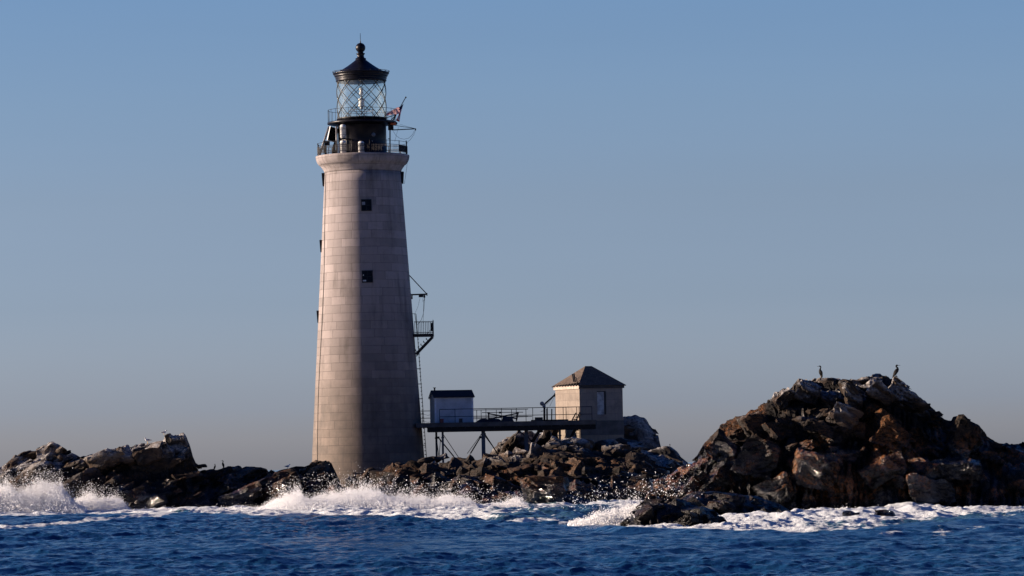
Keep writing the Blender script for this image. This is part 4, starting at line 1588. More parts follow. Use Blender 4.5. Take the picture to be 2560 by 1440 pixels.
zdk = dk(1260, 1054, PYF).z
pier = empty('pier', (dk(1260, 1130, 0).x, TY, 2.5), 'narrow elevated pier on steel legs linking the lighthouse to the hut', 'pier')
xl, xr = dk(1040, 1060, PYF).x, dk(1491, 1056, PYF).x
mb = MB()
mb.box(((xl + xr) / 2, TY + (PYF + PYB) / 2, zdk - 0.17), (xr - xl, PYB - PYF, 0.34))
for k in range(26):
    x = xl + (xr - xl) * (k + rnd.random()) / 26
    mb.box((x, TY + PYF - 0.01, zdk - 0.36 - rnd.random() * .05), (0.03, 0.05, 0.12))
mb.build('deck', M['concrete'], pier)
mb = MB()
for dy in (PYF + 0.35, 0, PYB - 0.35):
    mb.box(((xl + 0.8 + xr) / 2, TY + dy, zdk - 0.52), (xr - xl - 0.9, 0.22, 0.35))
mb.build('girder', M['black'], pier, split=True)
# legs
for (px, py, dy, w) in ((1090.5, 1150, 1.2, 5.2), (1106.5, 1158, -1.3, 5.2), (1208, 1140, -1.3, 9.5), (1315.5, 1128, -1.3, 9.5), (1399.5, 1112, -1.0, 5.5), (1377.5, 1160, -1.6, 2.6)):
    t_ = dk(px, 1076, dy)
    mb = MB()
    b_ = Vector((t_.x, t_.y, dk(px, py, dy).z - 0.6))
    mb.box((b_.x, b_.y, (zdk - 0.69 + b_.z) / 2), (w / K, w / K, zdk - 0.69 - b_.z))
    mb.box((b_.x, b_.y, zdk - 0.66), (w / K + 0.16, w / K + 0.16, 0.06))
    for k in range(3):
        mb.box((b_.x, b_.y, zdk - 1.15 - k * 0.01), (w / K + 0.08, w / K + 0.08, 0.10)) if k == 0 and w > 5 else None
    mb.build('leg', M['steel_leg'], pier)
for pts, r in ((((1106, 1083), (1148, 1146)), 0.03), (((1096, 1094), (1135, 1142)), 0.055), (((1090, 1085), (1097, 1140)), 0.03), (((1101, 1100), (1098, 1140)), 0.03),
               (((1201, 1093), (1176, 1134)), 0.055), (((1203, 1086), (1168, 1134)), 0.025), (((1212, 1085), (1245, 1136)), 0.05), (((1214, 1092), (1242, 1130)), 0.035),
               (((1297, 1075), (1312, 1090)), 0.05), (((1306, 1096), (1286, 1122)), 0.05), (((1320, 1092), (1334, 1112)), 0.05), (((1350, 1074), (1330, 1106)), 0.14), (((1440, 1070), (1424, 1100)), 0.13)):
    mb = MB()
    a, c = pts
    mb.bar(dk(a[0], a[1], -1.2), dk(c[0], c[1], -1.2), r, 6)
    mb.box(dk(a[0], a[1], -1.2), (r * 3.2, r * 3, r * 3.2))
    mb.build('brace', M['iron'], pier)
# railings
mb = MB()
zr1, zr2 = dk(1290, 1020, PYF).z, dk(1290, 1038.5, PYF).z
xa, xb = dk(1099, 1024, PYF).x, dk(1480, 1018, PYF).x
yf = TY + PYF + 0.1
mb.bar((xa, yf, zr1), (xb, yf, zr1), 0.03)
mb.bar((xa, yf, zr2), (xb, yf, zr2), 0.028)
for px in (1099, 1137.5, 1215, 1254, 1291, 1332, 1369, 1389, 1408, 1415.5, 1442, 1448, 1480):
    x = dk(px, 1040, PYF).x
    mb.bar((x, yf, zdk), (x, yf, zr1), 0.027)
mb.build('front_railing', M['iron'], pier)
mb = MB()
yb = TY + PYB - 0.1
zb1, zb2 = dk(1200, 1025, PYB).z, dk(1200, 1043, PYB).z
xa, xb = dk(1052, 1024, PYB).x, dk(1320, 1018, PYB).x
mb.bar((xa, yb, zb1), (xb, yb, zb1), 0.03)
mb.bar((xa, yb, zb2), (xb, yb, zb2), 0.028)
for px in (1056, 1080, 1192, 1203, 1241, 1279, 1315):
    x = dk(px, 1040, PYB).x
    mb.bar((x, yb, zdk), (x, yb, zb1), 0.027)
for zq in (-0.25, -0.8):
    a, c = Vector((dk(1058, 1024, PYB).x, yb, zb1 + zq)), Vector((dk(1082, 1024, PYB).x, yb, zb1 + zq))
    mb.tube([a, (a + c) / 2 - Vector((0, 0, 0.1)), c], 0.012, 4)
mb.build('back_railing', M['iron'], pier)

# shed
rz = math.radians(11)
sc_ = dk(1088, 1056, -1.3)
sc_.z = zdk
shed = empty('shed', sc_, 'small white clapboard shed with black roof and stovepipe on the pier', 'shed')
ux, uy = Vector((math.cos(rz) * 1.0, math.sin(rz), 0)), Vector((-math.sin(rz), math.cos(rz), 0))
SW, SDp, SH, RH = 3.02, 2.1, 2.0, 0.46
P = lambda a, b, c: sc_ + ux * a + uy * b + Vector((0, 0, c))
mb = MB()
mb.quadprism([P(0, 0, 0), P(0, SDp, 0), P(0, SDp, SH), P(0, SDp / 2, SH + RH), P(0, 0, SH)], ux * SW)
sw = mb.build('wall', M['clap'], shed)
mb = MB()
Rz = Matrix.Rotation(rz, 3, 'Z')
for a, b in ((0.045, 0), (SW - 0.045, 0), (0.045, SDp), (SW - .045, SDp)):
    mb.box(P(a, b, SH / 2 - 0.01), (0.13, 0.05, SH), Rz)
for b in (0.05, SDp - .05):
    mb.box(P(-0.005, b, SH / 2 - 0.01), (0.045, 0.12, SH - 0.006), Rz)
mb.box(P(SW / 2, -0.03, SH - 0.03), (SW + 0.1, 0.05, 0.12), Rz)
for s in (0, 1):
    y0, y1 = (-0.12, SDp / 2) if s == 0 else (SDp + 0.12, SDp / 2)
    mb.quadprism([P(-0.1, y0, SH - 0.13), P(-0.1, y1, SH + RH - 0.07), P(-0.1, y1, SH + RH + 0.02), P(-0.1, y0, SH - 0.04)], ux * 0.05)
mb.build('trim', M['trim'], shed, split=True)
mb = MB()
for s in (0, 1):
    y0, y1 = (-0.16, SDp / 2) if s == 0 else (SDp + 0.16, SDp / 2)
    sl = RH / (SDp / 2)
    z0 = SH - 0.16 * sl + 0.02
    mb.quadprism([P(-0.12, y0, z0), P(-0.12, y1, SH + RH + 0.02), P(-0.12, y1, SH + RH + 0.11), P(-0.12, y0, z0 + 0.08)], ux * (SW + 0.24))
sr_ = mb.build('roof', M['felt'], shed)
mb = MB()
pp = P(0.2, SDp / 2 + .1, SH + RH)
mb.bar(pp, pp + Vector((0, 0, 0.28)), 0.06, 10)
mb.bar(pp + Vector((0, 0, 0.28)), pp + Vector((0, 0, 0.33)), 0.12, 10)
mb.build('stovepipe', M['iron'], sr_)

# things on the pier
for (px, mat, lab, w) in ((1104.5, 'red', 'small red crate on the pier before the white shed', 0.28), (1152, 'tarp', 'small dark crate before the white shed, right of the red crate', 0.27)):
    q = dk(px, 1054, -2.0)
    q.z = zdk
    e = empty('crate', q, lab, 'crate')
    mb = MB()
    mb.box(q + Vector((0, 0, .15)), (w, 0.3, 0.3))
    mb.build('body', M[mat], e)
    mb = MB()
    for h in (0.06, 0.29):
        mb.box(q + Vector((0, 0, h)), (w + .03, 0.33, 0.035))
    mb.build('rim', M[mat], e, split=True)

q = dk(1260, 1054, -1.0)
q.z = zdk
e = empty('trestle', q, 'collapsed dark timber frame with crossed struts lying on the pier', 'trestle')
mb = MB()
for a, c, w in (((1221, 1034), (1293, 1047), 0.10), ((1222, 1048), (1297, 1032.5), 0.10), ((1221.5, 1032), (1222, 1052), 0.12), ((1295, 1032), (1291, 1052), 0.12), ((1205, 1031.5), (1308, 1030.5), 0.05), ((1183, 1047), (1330, 1041), 0.05)):
    mb.beam(dk(*a, -0.9), dk(*c, -0.9), w, w)
mb.build('strut', M['darkwood'], e, split=True)
mb = MB()
for a in ((1221.5, 1032.5), (1294, 1032), (1250, 1031.5)):
    mb.box(dk(*a, -0.9), (0.18, 0.2, 0.14))
mb.build('joint', M['iron'], e, split=True)

def lump(name, label, cat, px0, px1, top, dy, mat, seed, depth=0.8, n=26):
    """a low heap: rounded, wrinkled cover"""
    rr = np.random.default_rng(seed)
    q = dk((px0 + px1) / 2, 1054, dy)
    q.z = zdk
    wdt = (px1 - px0) / K
    hgt = dk(px0, top, dy).z - dk(px0, 1055, dy).z
    g = np.linspace(-1, 1, n)
    u, v = np.meshgrid(g, g, indexing='ij')
    r = np.maximum(np.abs(u), np.abs(v))
    z = hgt * (1 - sstep(0.55, 1.0, r)) * (0.75 + 0.25 * fbm(np.column_stack((u.ravel() * 2.5, v.ravel() * 2.5)), 3, seed).reshape(n, n))
    z = np.maximum(z, 0)
    co = np.column_stack((u.ravel() * wdt / 2, v.ravel() * depth / 2, z.ravel()))
    idx = np.arange(n * n).reshape(n, n)
    fc = np.stack((idx[:-1, :-1], idx[1:, :-1], idx[1:, 1:], idx[:-1, 1:]), -1).reshape(-1, 4)
    me = np_mesh(name, co, fc, 4)
    smooth(me)
    me.materials.append(mat)
    o = bpy.data.objects.new(name, me)
    o.location = q
    C.objects.link(o)
    return tag(o, label, cat)


lump('tarpaulin', 'dark tarpaulin heap under the crossed trestle on the pier', 'tarpaulin', 1186, 1262, 1046, -0.5, M['tarp'], 3, 1.4)
lump('tarpaulin', 'dark lumpy bundle under the right end of the crossed trestle', 'tarpaulin', 1252, 1286, 1040, -1.2, M['tarp'], 5, 0.8)
q = dk(1346, 1054, -1.4)
q.z = zdk
e = empty('timber_stack', q, 'low stack of dark boards on the pier, left of the hut', 'timber stack')
mb = MB()
mb.box(dk(1374, 1051, -1.4) + Vector((0, 0, -.05)), (2.9, 0.9, 0.22))
mb.build('board', M['darkwood'], e)
mb = MB()
mb.box(dk(1347, 1046.5, -1.4), (0.62, 0.7, 0.2))
mb.build('block', M['darkwood'], e)

q = dk(1361, 1054, -1.9)
q.z = zdk
e = empty('hand_crane', q, 'small dark derrick crane on the pier with raised arm', 'crane')
mb = MB()
mb.bar(q, dk(1361, 1010, -1.9), 0.085, 10)
mb.bar(dk(1367.5, 1054, -1.9), dk(1367.5, 1021, -1.9), 0.06, 8)
mb.bar(dk(1379, 1054, -1.9), dk(1379.5, 1022, -1.9), 0.045, 8)
mb.build('mast', M['iron'], e)
mb = MB()
mb.beam(dk(1357, 1015, -1.9), dk(1388, 986, -1.9), 0.10, 0.12)
mb.beam(dk(1362, 1008, -1.9), dk(1380, 992, -1.9), 0.08, 0.05)
mb.bar(dk(1387, 983, -1.9), dk(1387, 992, -1.9), 0.05, 6)
mb.build('arm', M['iron'], e)
mb = MB()
mb.bar(dk(1355, 1009, -2.05), dk(1355, 1009, -1.75), 0.17, 12)
mb.box(dk(1360, 1014, -1.9), (0.25, 0.3, 0.25))
mb.bar(dk(1352, 1029, -1.9), dk(1359, 1027, -1.9), 0.02, 5)
mb.build('winch', M['grey_metal'], e, split=True)
mb = MB()
mb.tube([dk(1386, 990, -1.9), dk(1366, 1012, -1.9)], 0.01, 4)
mb.tube([dk(1386, 992, -1.9), dk(1374, 1016, -1.9)], 0.01, 4)
mb.build('cable', M['rope'], e, split=True)

q = dk(1440, 1054, -2.0)
q.z = zdk
e = empty('steps', q, 'dark wooden steps with slanting handrails at the hut end of the pier', 'steps')
mb = MB()
mb.beam(dk(1430, 1051, -2.0), dk(1440, 1032, -2.0), 0.06, 0.09)
mb.beam(dk(1440, 1051, -2.0), dk(1450, 1031, -2.0), 0.06, 0.09)
mb.build('handrail', M['darkwood'], e, split=True)
mb = MB()
for k in range(3):
    mb.box(q + Vector((-.1 + .2 * k, 0.3, 0.08 + 0.16 * k)), (0.26, 0.7, 0.06))
    mb.box(q + Vector((-.1 + .2 * k, 0.3, 0.02 + 0.08 * k)), (0.05, 0.6, 0.04 + 0.16 * k))
mb.build('tread', M['darkwood'], e)
# ladder below the pier against the hut
b = dk(1445, 1105, -0.5)
e = empty('ladder', b, 'thin steel ladder below the pier against the lit hut wall', 'ladder', None)
mb = MB()
for px in (1440.5, 1449):
    mb.bar(dk(px, 1108, -0.5), dk(px, 1072, -0.5), 0.022, 5)
mb.build('rail', M['iron'], e, split=True)
mb = MB()
for k in range(5):
    mb.bar(dk(1440.5, 1076 + k * 7, -0.5), dk(1449, 1076 + k * 7, -0.5), 0.018, 5)
mb.build('rung', M['iron'], e, split=True)
b = dk(1371, 1118, -0.8)
e = empty('ladder', b, 'short steel ladder hanging under the pier beside the tilted ochre boulder', 'ladder', None)
mb = MB()
for px in (1365.5, 1378):
    mb.bar(dk(px, 1092, -0.8), dk(px, 1070, -0.8), 0.022, 5)
mb.build('rail', M['iron'], e, split=True)
mb = MB()
for k in range(3):
    mb.bar(dk(1365.5, 1074 + k * 6, -0.8), dk(1378, 1074 + k * 6, -0.8), 0.018, 5)
mb.build('rung', M['iron'], e, split=True)

# ------------------------------------------------------------------ hut
HY = 304.5
hc = W(1450, 1052, HY)
th = math.radians(29)
HW = 59 / (F / HY) / math.sin(th)
hx = Vector((math.cos(th), math.sin(th), 0))           # along the shaded wall
hy = Vector((-math.sin(th), math.cos(th), 0))          # along the sunlit wall
HWx = 109.5 / (F / HY) / math.cos(th)
HH = W(1450, 964, HY).z - hc.z
hut = empty('hut', hc, 'square stone hut with broken shingled hip roof at the right end of the pier', 'hut')
Q = lambda a, b, c: hc + hx * a + hy * b + Vector((0, 0, c))
Rh = Matrix.Rotation(th, 3, 'Z')


def wall_box(m, a0, a1, b0, b1, z0, z1, proud=0.0):
    pts = [Q(a0, b0, z0), Q(a1, b0, z0), Q(a1, b1, z0), Q(a0, b1, z0)]
    top = [Q(a0, b0, z1), Q(a1, b0, z1), Q(a1, b1, z1), Q(a0, b1, z1)]
    vs = pts + top
    L1, L2, H = a1 - a0, b1 - b0, z1 - z0
    fs = [(0, 1, 5, 4), (1, 2, 6, 5), (2, 3, 7, 6), (3, 0, 4, 7), (4, 5, 6, 7), (3, 2, 1, 0)]
    uv = [[(a0, z0), (a1, z0), (a1, z1), (a0, z1)], [(b0, z0), (b1, z0), (b1, z1), (b0, z1)], [(a1, z0), (a0, z0), (a0, z1), (a1, z1)], [(b1, z0), (b0, z0), (b0, z1), (b1, z1)],
          [(0, 0)] * 4, [(0, 0)] * 4]
    m.add(vs, fs, uv)


# doorway in the shaded wall: build that wall in pieces round it
kx = F / HY * math.cos(th)
dx0, dx1 = (1494 - 1450) / kx, (1517 - 1450) / kx
dz0, dz1 = W(1500, 1036, HY).z - hc.z, W(1500, 977, HY).z - hc.z
tk = 0.35
mb = MB()
wall_box(mb, 0, dx0, 0, tk, 0, HH)
wall_box(mb, dx1, HWx, 0, tk, 0, HH)
wall_box(mb, dx0, dx1, 0.002, tk, 0, dz0)
wall_box(mb, dx0, dx1, 0.002, tk, dz1, HH)
wall_box(mb, 0, tk, tk, HW, 0, HH)
wall_box(mb, HWx - tk, HWx, tk, HW, 0, HH)
wall_box(mb, tk, HWx - tk, HW - tk, HW, 0, HH)
hw = mb.build('wall', M['hut_wall'], hut)
mb = MB()
wall_box(mb, dx0 + .02, dx1 - .02, 0.17, 0.23, dz0 + .002, dz1 - .02)
dr = mb.build('door', M['door'], hut)
mb = MB()
wall_box(mb, dx0, dx0 + 0.07, 0.10, 0.17, dz0, dz1)
wall_box(mb, dx1 - 0.07, dx1, 0.10, 0.17, dz0, dz1)
wall_box(mb, dx0 + .07, dx1 - .07, 0.10, 0.17, dz1 - .07, dz1)
mb.build('door_frame', M['darkwood'], hut, split=True)
mb = MB()
wall_box(mb, -0.03, HWx + .03, -0.03, HW + .03, -2.6, -0.003)
mb.build('footing', M['hut_base'], hut)
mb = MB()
wall_box(mb, 0.05, HWx + .06, -0.05, -0.032, -1.15, -0.02)  # thin dark strip along the foot of one wall only
mb.build('dark_strip', M['concrete'], hut)
# roof: hip with a short ridge, its eave torn open on the sunlit side
OV = 0.22
za = HH + 0.02
zt_ = W(1471, 913, HY).z - hc.z
apA = (HWx * 0.5 - 0.30, HW * 0.5)
apB = (HWx * 0.5 + 0.30, HW * 0.5)
mb = MB()


def slope(m, p, uvscale=1.0, thick=0.07):
    n = (p[1] - p[0]).cross(p[2] - p[0]).normalized()
    e = (p[1] - p[0]).normalized()
    g = n.cross(e)
    uv = [((v - p[0]).dot(e), (v - p[0]).dot(g)) for v in p]
    k = len(p)
    vs = list(p) + [v - n * thick for v in p]
    m.add(vs, [tuple(range(k)), tuple(range(2 * k - 1, k - 1, -1))] + [(i, k + i, k + (i + 1) % k, (i + 1) % k) for i in range(k)],
          [uv, uv[::-1]] + [[(0, 0)] * 4] * k)


e00, e10, e11, e01 = Q(-OV, -OV, za), Q(HWx + OV, -OV, za), Q(HWx + OV, HW + OV, za), Q(-OV, HW + OV, za)
A1, B1 = Q(*apA, zt_), Q(*apB, zt_)
slope(mb, [e00, e10, B1, A1])
slope(mb, [e10, e11, B1])
slope(mb, [e11, e01, A1, B1])
# sunlit slope: starts above the torn eave
f = 0.17
lo0, lo1 = e01.lerp(A1, 0.04), e00.lerp(A1, f)
mid = (e01.lerp(e00, 0.55)).lerp(A1, 0.10)
slope(mb, [lo0, mid, lo1, A1])
hr = mb.build('roof', M['shingle'], hut)
mb = MB()
for k in range(9):
    u = 0.06 + k * 0.105
    p0 = e01.lerp(e00, u)
    mb.beam(p0 + Vector((0.02, 0, -0.02)), p0.lerp(A1, 0.2) + Vector((0, 0, -0.06)), 0.06, 0.1)
for k, (u, v, L) in enumerate(((0.72, 0.20, .75), (0.80, 0.18, .8), (0.90, 0.16, .5))):
    p0 = e01.lerp(e00, u).lerp(A1, v)
    mb.beam(p0, p0 + (A1 - e00).normalized() * L * 0.35 + Vector((-.15, -.1, L * 0.75)) * 0.9, 0.12, 0.03)
mb.build('rafter', M['darkwood'], hr, split=True)
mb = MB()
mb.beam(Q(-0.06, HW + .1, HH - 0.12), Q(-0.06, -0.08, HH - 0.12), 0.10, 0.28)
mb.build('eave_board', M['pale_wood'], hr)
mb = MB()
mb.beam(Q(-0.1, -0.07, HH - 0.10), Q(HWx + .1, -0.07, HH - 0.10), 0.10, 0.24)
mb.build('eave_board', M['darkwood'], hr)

# thin rod on the sloping rock
coD2 = heights(rockD2)
p = W(1675, 1128, 292)
mb = MB()
zz = top_z(coD2, p.x, p.y, 0.5)
mb.bar((p.x, p.y, zz - 0.4), (p.x, p.y, W(1675, 1110, 292).z), 0.028, 6)
mb.box((p.x, p.y, W(1675, 1110, 292).z - .03), (0.07, 0.07, 0.06))
tag(mb.build('rod', M['iron'], None, loc=(p.x, p.y, zz)), 'thin iron rod standing on the sloping rock right of the dark dome', 'rod')
# posts and stakes at the foot of the hut
coC = heights(rockC)
p = W(1381, 1120, 272)


# ------------------------------------------------------------------ birds
def bird(name, label, cat, base, scale, face, pose, mats, group=None):
    """base = foot point; pose = body centre line from tail to bill as (forward, up, radius)"""
    e = empty(name, base, label, cat, group)
    fx = Vector((math.cos(face), math.sin(face), 0))
    P_ = lambda f_, u_: Vector(base) + fx * f_ * scale + Vector((0, 0, u_ * scale))
    body, bill, wing, legs = pose
    m = MB()
    m.tube([P_(a, b) for a, b, _ in body], [r * scale for *_, r in body], 12)
    m.build('body', mats[0], e)
    m = MB()
    m.tube([P_(a, b) for a, b, _ in bill], [r * scale for *_, r in bill], 6)
    m.build('bill', mats[2], e)
    sd_ = Vector((-fx.y, fx.x, 0))
    for s in (-1, 1):
        m = MB()
        m.tube([P_(a, b) + sd_ * s * w * scale for a, b, w, _ in wing], [r * scale for *_, r in wing], 8)
        m.build('wing', mats[1], e)
    for s in (-1, 1):
        m = MB()
        m.tube([P_(0.0, legs) + sd_ * s * 0.06 * scale, P_(0.0, 0.0) + sd_ * s * 0.06 * scale], 0.018 * scale, 5)
        m.tube([P_(-0.02, 0.0) + sd_ * s * 0.06 * scale, P_(0.1, 0.0) + sd_ * s * 0.08 * scale], [0.025 * scale, 0.03 * scale], 5)
        m.build('foot', mats[2] if mats[2] != M['gull_bill'] else mats[2], e)
    return e


corm_up = ([(-0.10, -0.02, 0.02), (-0.08, 0.10, 0.05), (-0.06, 0.22, 0.10), (-0.02, 0.38, 0.145), (0.02, 0.52, 0.14), (0.05, 0.62, 0.10), (0.04, 0.70, 0.062), (0.01, 0.78, 0.050),
            (-0.01, 0.85, 0.047), (0.0, 0.91, 0.050), (0.05, 0.945, 0.055), (0.11, 0.94, 0.042), (0.14, 0.935, 0.022)],
           [(0.13, 0.935, 0.024), (0.22, 0.94, 0.016), (0.29, 0.935, 0.013), (0.305, 0.915, 0.006)],
           [(0.03, 0.56, 0.09, 0.05), (-0.02, 0.42, 0.125, 0.06), (-0.08, 0.24, 0.10, 0.05), (-0.12, 0.08, 0.05, 0.02)], 0.2)
corm_lean = ([(-0.28, -0.10, 0.02), (-0.22, 0.02, 0.05), (-0.14, 0.15, 0.10), (-0.04, 0.30, 0.15), (0.06, 0.44, 0.15), (0.13, 0.55, 0.115), (0.13, 0.64, 0.075), (0.08, 0.70, 0.062),
              (0.03, 0.75, 0.058), (0.02, 0.80, 0.058), (0.06, 0.845, 0.062), (0.13, 0.845, 0.05), (0.17, 0.84, 0.028)],
             [(0.15, 0.84, 0.026), (0.26, 0.845, 0.017), (0.34, 0.84, 0.013), (0.355, 0.82, 0.006)],
             [(0.10, 0.48, 0.09, 0.05), (0.0, 0.34, 0.13, 0.06), (-0.12, 0.16, 0.10, 0.05), (-0.24, 0.02, 0.05, 0.02)], 0.16)
gull_p = ([(-0.55, 0.42, 0.02), (-0.38, 0.44, 0.07), (-0.2, 0.45, 0.14), (0.0, 0.45, 0.175), (0.17, 0.47, 0.16), (0.27, 0.56, 0.10), (0.30, 0.66, 0.075), (0.33, 0.74, 0.085), (0.40, 0.76, 0.07), (0.44, 0.75, 0.03)],
          [(0.43, 0.75, 0.03), (0.52, 0.745, 0.025), (0.58, 0.725, 0.012)],
          [(0.14, 0.53, 0.11, 0.05), (-0.1, 0.52, 0.13, 0.075), (-0.35, 0.48, 0.08, 0.05), (-0.68, 0.46, 0.02, 0.015)], 0.4)
coE, coA = heights(rockE), heights(rockA)


def perch(co, px, Ys, r=0.12):
    """highest bit of rock along the sight line column px"""
    best = None
    for Y in Ys:
        x = (px - PX) / F * Y
        m = (np.abs(co[:, 0] - x) < r) & (np.abs(co[:, 1] - Y) < 0.2)
        if m.any():
            z = float(co[m, 2].max())
            if best is None or (z - CH) / Y > best[0]:
                best = ((z - CH) / Y, x, Y, z)
    return Vector((best[1], best[2], best[3] - 0.02))


ds = np.arange(206, 222, 0.25)
dA = np.arange(277, 292, 0.25)
CM = [M['plumage'], M['plumage'], M['bill']]
GM = [M['gull_white'], M['gull_grey'], M['gull_bill']]


def perch_px(co, px, Ys):
    # refine for the camera's roll
    q = px
    for _ in range(3):
        b = perch(co, q, Ys)
        a, c = b.x / b.y, (b.z - CH) / b.y
        q += px - (PX + (a * cr - c * sr) * F)
    return b


bird('cormorant', 'black cormorant upright on the big right rock, facing left', 'bird', perch_px(coE, 2052, ds), 0.70, math.pi + 0.25, corm_up, CM, 'cormorants')
bird('cormorant', 'black cormorant leaning on the big right rock, facing right', 'bird', perch_px(coE, 2240, ds), 0.72, 0.15, corm_lean, CM, 'cormorants')
bird('cormorant', 'small hunched dark cormorant on the low rocks, nearer the notched block', 'bird', perch_px(coA, 537, dA), 0.42, -0.9, corm_lean, CM, 'cormorants')
bird('cormorant', 'small upright dark cormorant on the low rocks, farther from the notched block', 'bird', perch_px(coA, 558, dA), 0.58, math.pi - 0.2, corm_up, CM, 'cormorants')
bird('gull', 'white gull standing on the left ledge, farther from the notched block', 'bird', perch_px(coA, 369, dA), 0.55, math.pi + 0.5, gull_p, GM, 'gulls')
bird('gull', 'white gull on the left ledge right beside the notched block', 'bird', perch_px(coA, 410, dA), 0.45, 0.3, gull_p, GM, 'gulls')
bird('gull', 'white gull on the low rocks just left of the tower', 'bird', perch_px(coA, 719, dA), 0.42, 0.4, gull_p, GM, 'gulls')

# ------------------------------------------------------------------ spray
OCT_V = np.array([(1, 0, 0), (-1, 0, 0), (0, 1, 0), (0, -1, 0), (0, 0, 1), (0, 0, -1)], float)
OCT_F = np.array([(0, 2, 4), (2, 1, 4), (1, 3, 4), (3, 0, 4), (2, 0, 5), (1, 2, 5), (3, 1, 5), (0, 3, 5)])


def drops_mesh(name, P, R, D, seed=0):
    """P centres, R radii, D stretch vectors; most bits are flat flecks of froth turned toward sun and viewer to brighten the spray"""
    n = len(P)
    rg = np.random.default_rng(seed)
    N = np.column_stack((rg.normal(-0.75, 0.45, n), rg.normal(-0.7, 0.45, n), rg.normal(0.25, 0.45, n)))  # tilt biased to sun and viewer, brightness put into the shape
    N /= np.linalg.norm(N, axis=1, keepdims=True)
    flat_ = np.where(rg.random(n) < 0.8, 0.3, 0.9)
    v = OCT_V[None] * R[:, None, None]
    v = v - N[:, None, :] * ((v * N[:, None, :]).sum(2, keepdims=True) * (1 - flat_)[:, None, None])
    v *= 1.25
    ln = np.linalg.norm(D, axis=1, keepdims=True) + 1e-9
    dn = D / ln
    dn = dn - N * (dn * N).sum(1, keepdims=True) * 0.8
    along = (v * dn[:, None, :]).sum(2, keepdims=True)
    v = v + dn[:, None, :] * along * ln[:, :, None]
    co = (P[:, None, :] + v).reshape(-1, 3)
    f = (OCT_F[None] + (np.arange(n) * 6)[:, None, None]).reshape(-1, 3)
    me = np_mesh(name, co, f, 3)
    smooth(me)
    return me


def splash(label, top, base, Y, depth, dens, seed, lean=0.0, rmin=0.010, rmax=0.031, sparse=0.05, finger=0.45):
    rg = np.random.default_rng(seed)
    tx = np.array([q[0] for q in top], float)
    ty = np.array([q[1] for q in top], float)
    scl = F / Y
    area = float((np.maximum(base - (ty[1:] + ty[:-1]) / 2, 4) * np.diff(tx)).sum()) / scl / scl
    n = int(area * dens * 6.0)
    px = rg.uniform(tx[0], tx[-1], n)
    yy = Y + rg.normal(0, depth / 2, n)
    H = (base - np.interp(px, tx, ty))
    fn = fbm(np.column_stack((px / scl * 2.2, yy * 0.8)), 4, seed, 0.65)
    Hn = H * (0.86 + finger * 0.5 * fn)
    v = rg.random(n) ** 1.15
    out = rg.random(n) < sparse
    v = np.where(out, 0.75 + rg.random(n) ** 1.5 * 0.6, v)
    py = base + 6 - (Hn + 6) * v
    a, b = (px - PX) / F, (PY - py) / F
    P = np.column_stack(((a * cr + b * sr) * yy, yy, CH + (-a * sr + b * cr) * yy))
    cl = fbm(P * 1.1, 3, seed + 4)
    cl2 = fbm(P * 3.2, 3, seed + 8)
    keep = (cl * 0.5 + cl2 * 0.6 > -0.55 + 0.85 * v ** 2) | (v < 0.3) | (out & (rg.random(n) < 0.5))
    keep &= P[:, 2] > -0.15
    P, v, out = P[keep], v[keep], out[keep]
    m = len(P)
    R = rmin + (rmax - rmin) * rg.random(m) ** 2.2
    R = np.where(out, R * 0.62, R * (1.15 - 0.4 * v))
    D = np.column_stack((rg.normal(lean, 0.7, m), rg.normal(-0.1, 0.4, m), rg.normal(0.6, 0.7, m))) * rg.uniform(0.2, 1.6, m)[:, None]
    me = drops_mesh('sea_spray', P, R, D)
    smooth(me)
    me.materials.append(M['spray'])
    o = bpy.data.objects.new('sea_spray', me)
    C.objects.link(o)
    tag(o, label, 'spray', 'bursts of white sea spray', 'stuff')
    return m


nd = 0
nd += splash('tall white burst of spray at the left edge, before the left ledge',
             [(-140, 1240), (-60, 1212), (-20, 1206), (0, 1204), (14, 1196), (30, 1206), (45, 1218), (60, 1208), (80, 1202), (100, 1194), (120, 1190), (138, 1194), (152, 1204), (165, 1224), (178, 1240), (195, 1256), (215, 1268)], 1284, 263, 3.0, 2300, 101)
nd += splash('lower white burst of spray under the left ledge, right of the tallest burst', [(165, 1268), (190, 1246), (210, 1232), (228, 1225), (245, 1234), (265, 1242), (290, 1238), (304, 1242), (316, 1262), (330, 1276)], 1281, 268, 2.5, 2000, 103, finger=0.7, sparse=0.09)
nd += splash('wide white burst of spray before the foot of the tower',
             [(640, 1276), (668, 1258), (692, 1244), (715, 1226), (738, 1211), (752, 1216), (760, 1238), (775, 1240), (795, 1230), (830, 1220), (862, 1214), (885, 1208), (905, 1212), (925, 1206), (942, 1214), (962, 1228), (985, 1236), (1010, 1232)], 1284, 246, 4.5, 1900, 107)
nd += splash('white burst of spray with two plumes under the pier ledge',
             [(985, 1240), (1010, 1230), (1030, 1222), (1052, 1224), (1068, 1234), (1078, 1238), (1095, 1230), (1118, 1228), (1140, 1232), (1160, 1232), (1178, 1244), (1195, 1258), (1212, 1266)], 1282, 245, 3.5, 1900, 109)
nd += splash('low white burst of spray left of the round rock under the hut ledge', [(1190, 1272), (1215, 1262), (1240, 1254), (1268, 1246), (1290, 1238), (1304, 1236), (1313, 1254), (1325, 1270), (1345, 1276)], 1279, 244, 2.5, 2000, 113, lean=0.3)
nd += splash('white burst of spray against the nearest black rock', [(1420, 1308), (1450, 1300), (1475, 1290), (1500, 1280), (1525, 1270), (1550, 1262), (1572, 1256), (1586, 1250), (1605, 1252)], 1314, 166.5, 2.2, 3300, 127, rmin=0.011, rmax=0.03, sparse=0.1, finger=0.7, lean=0.4)
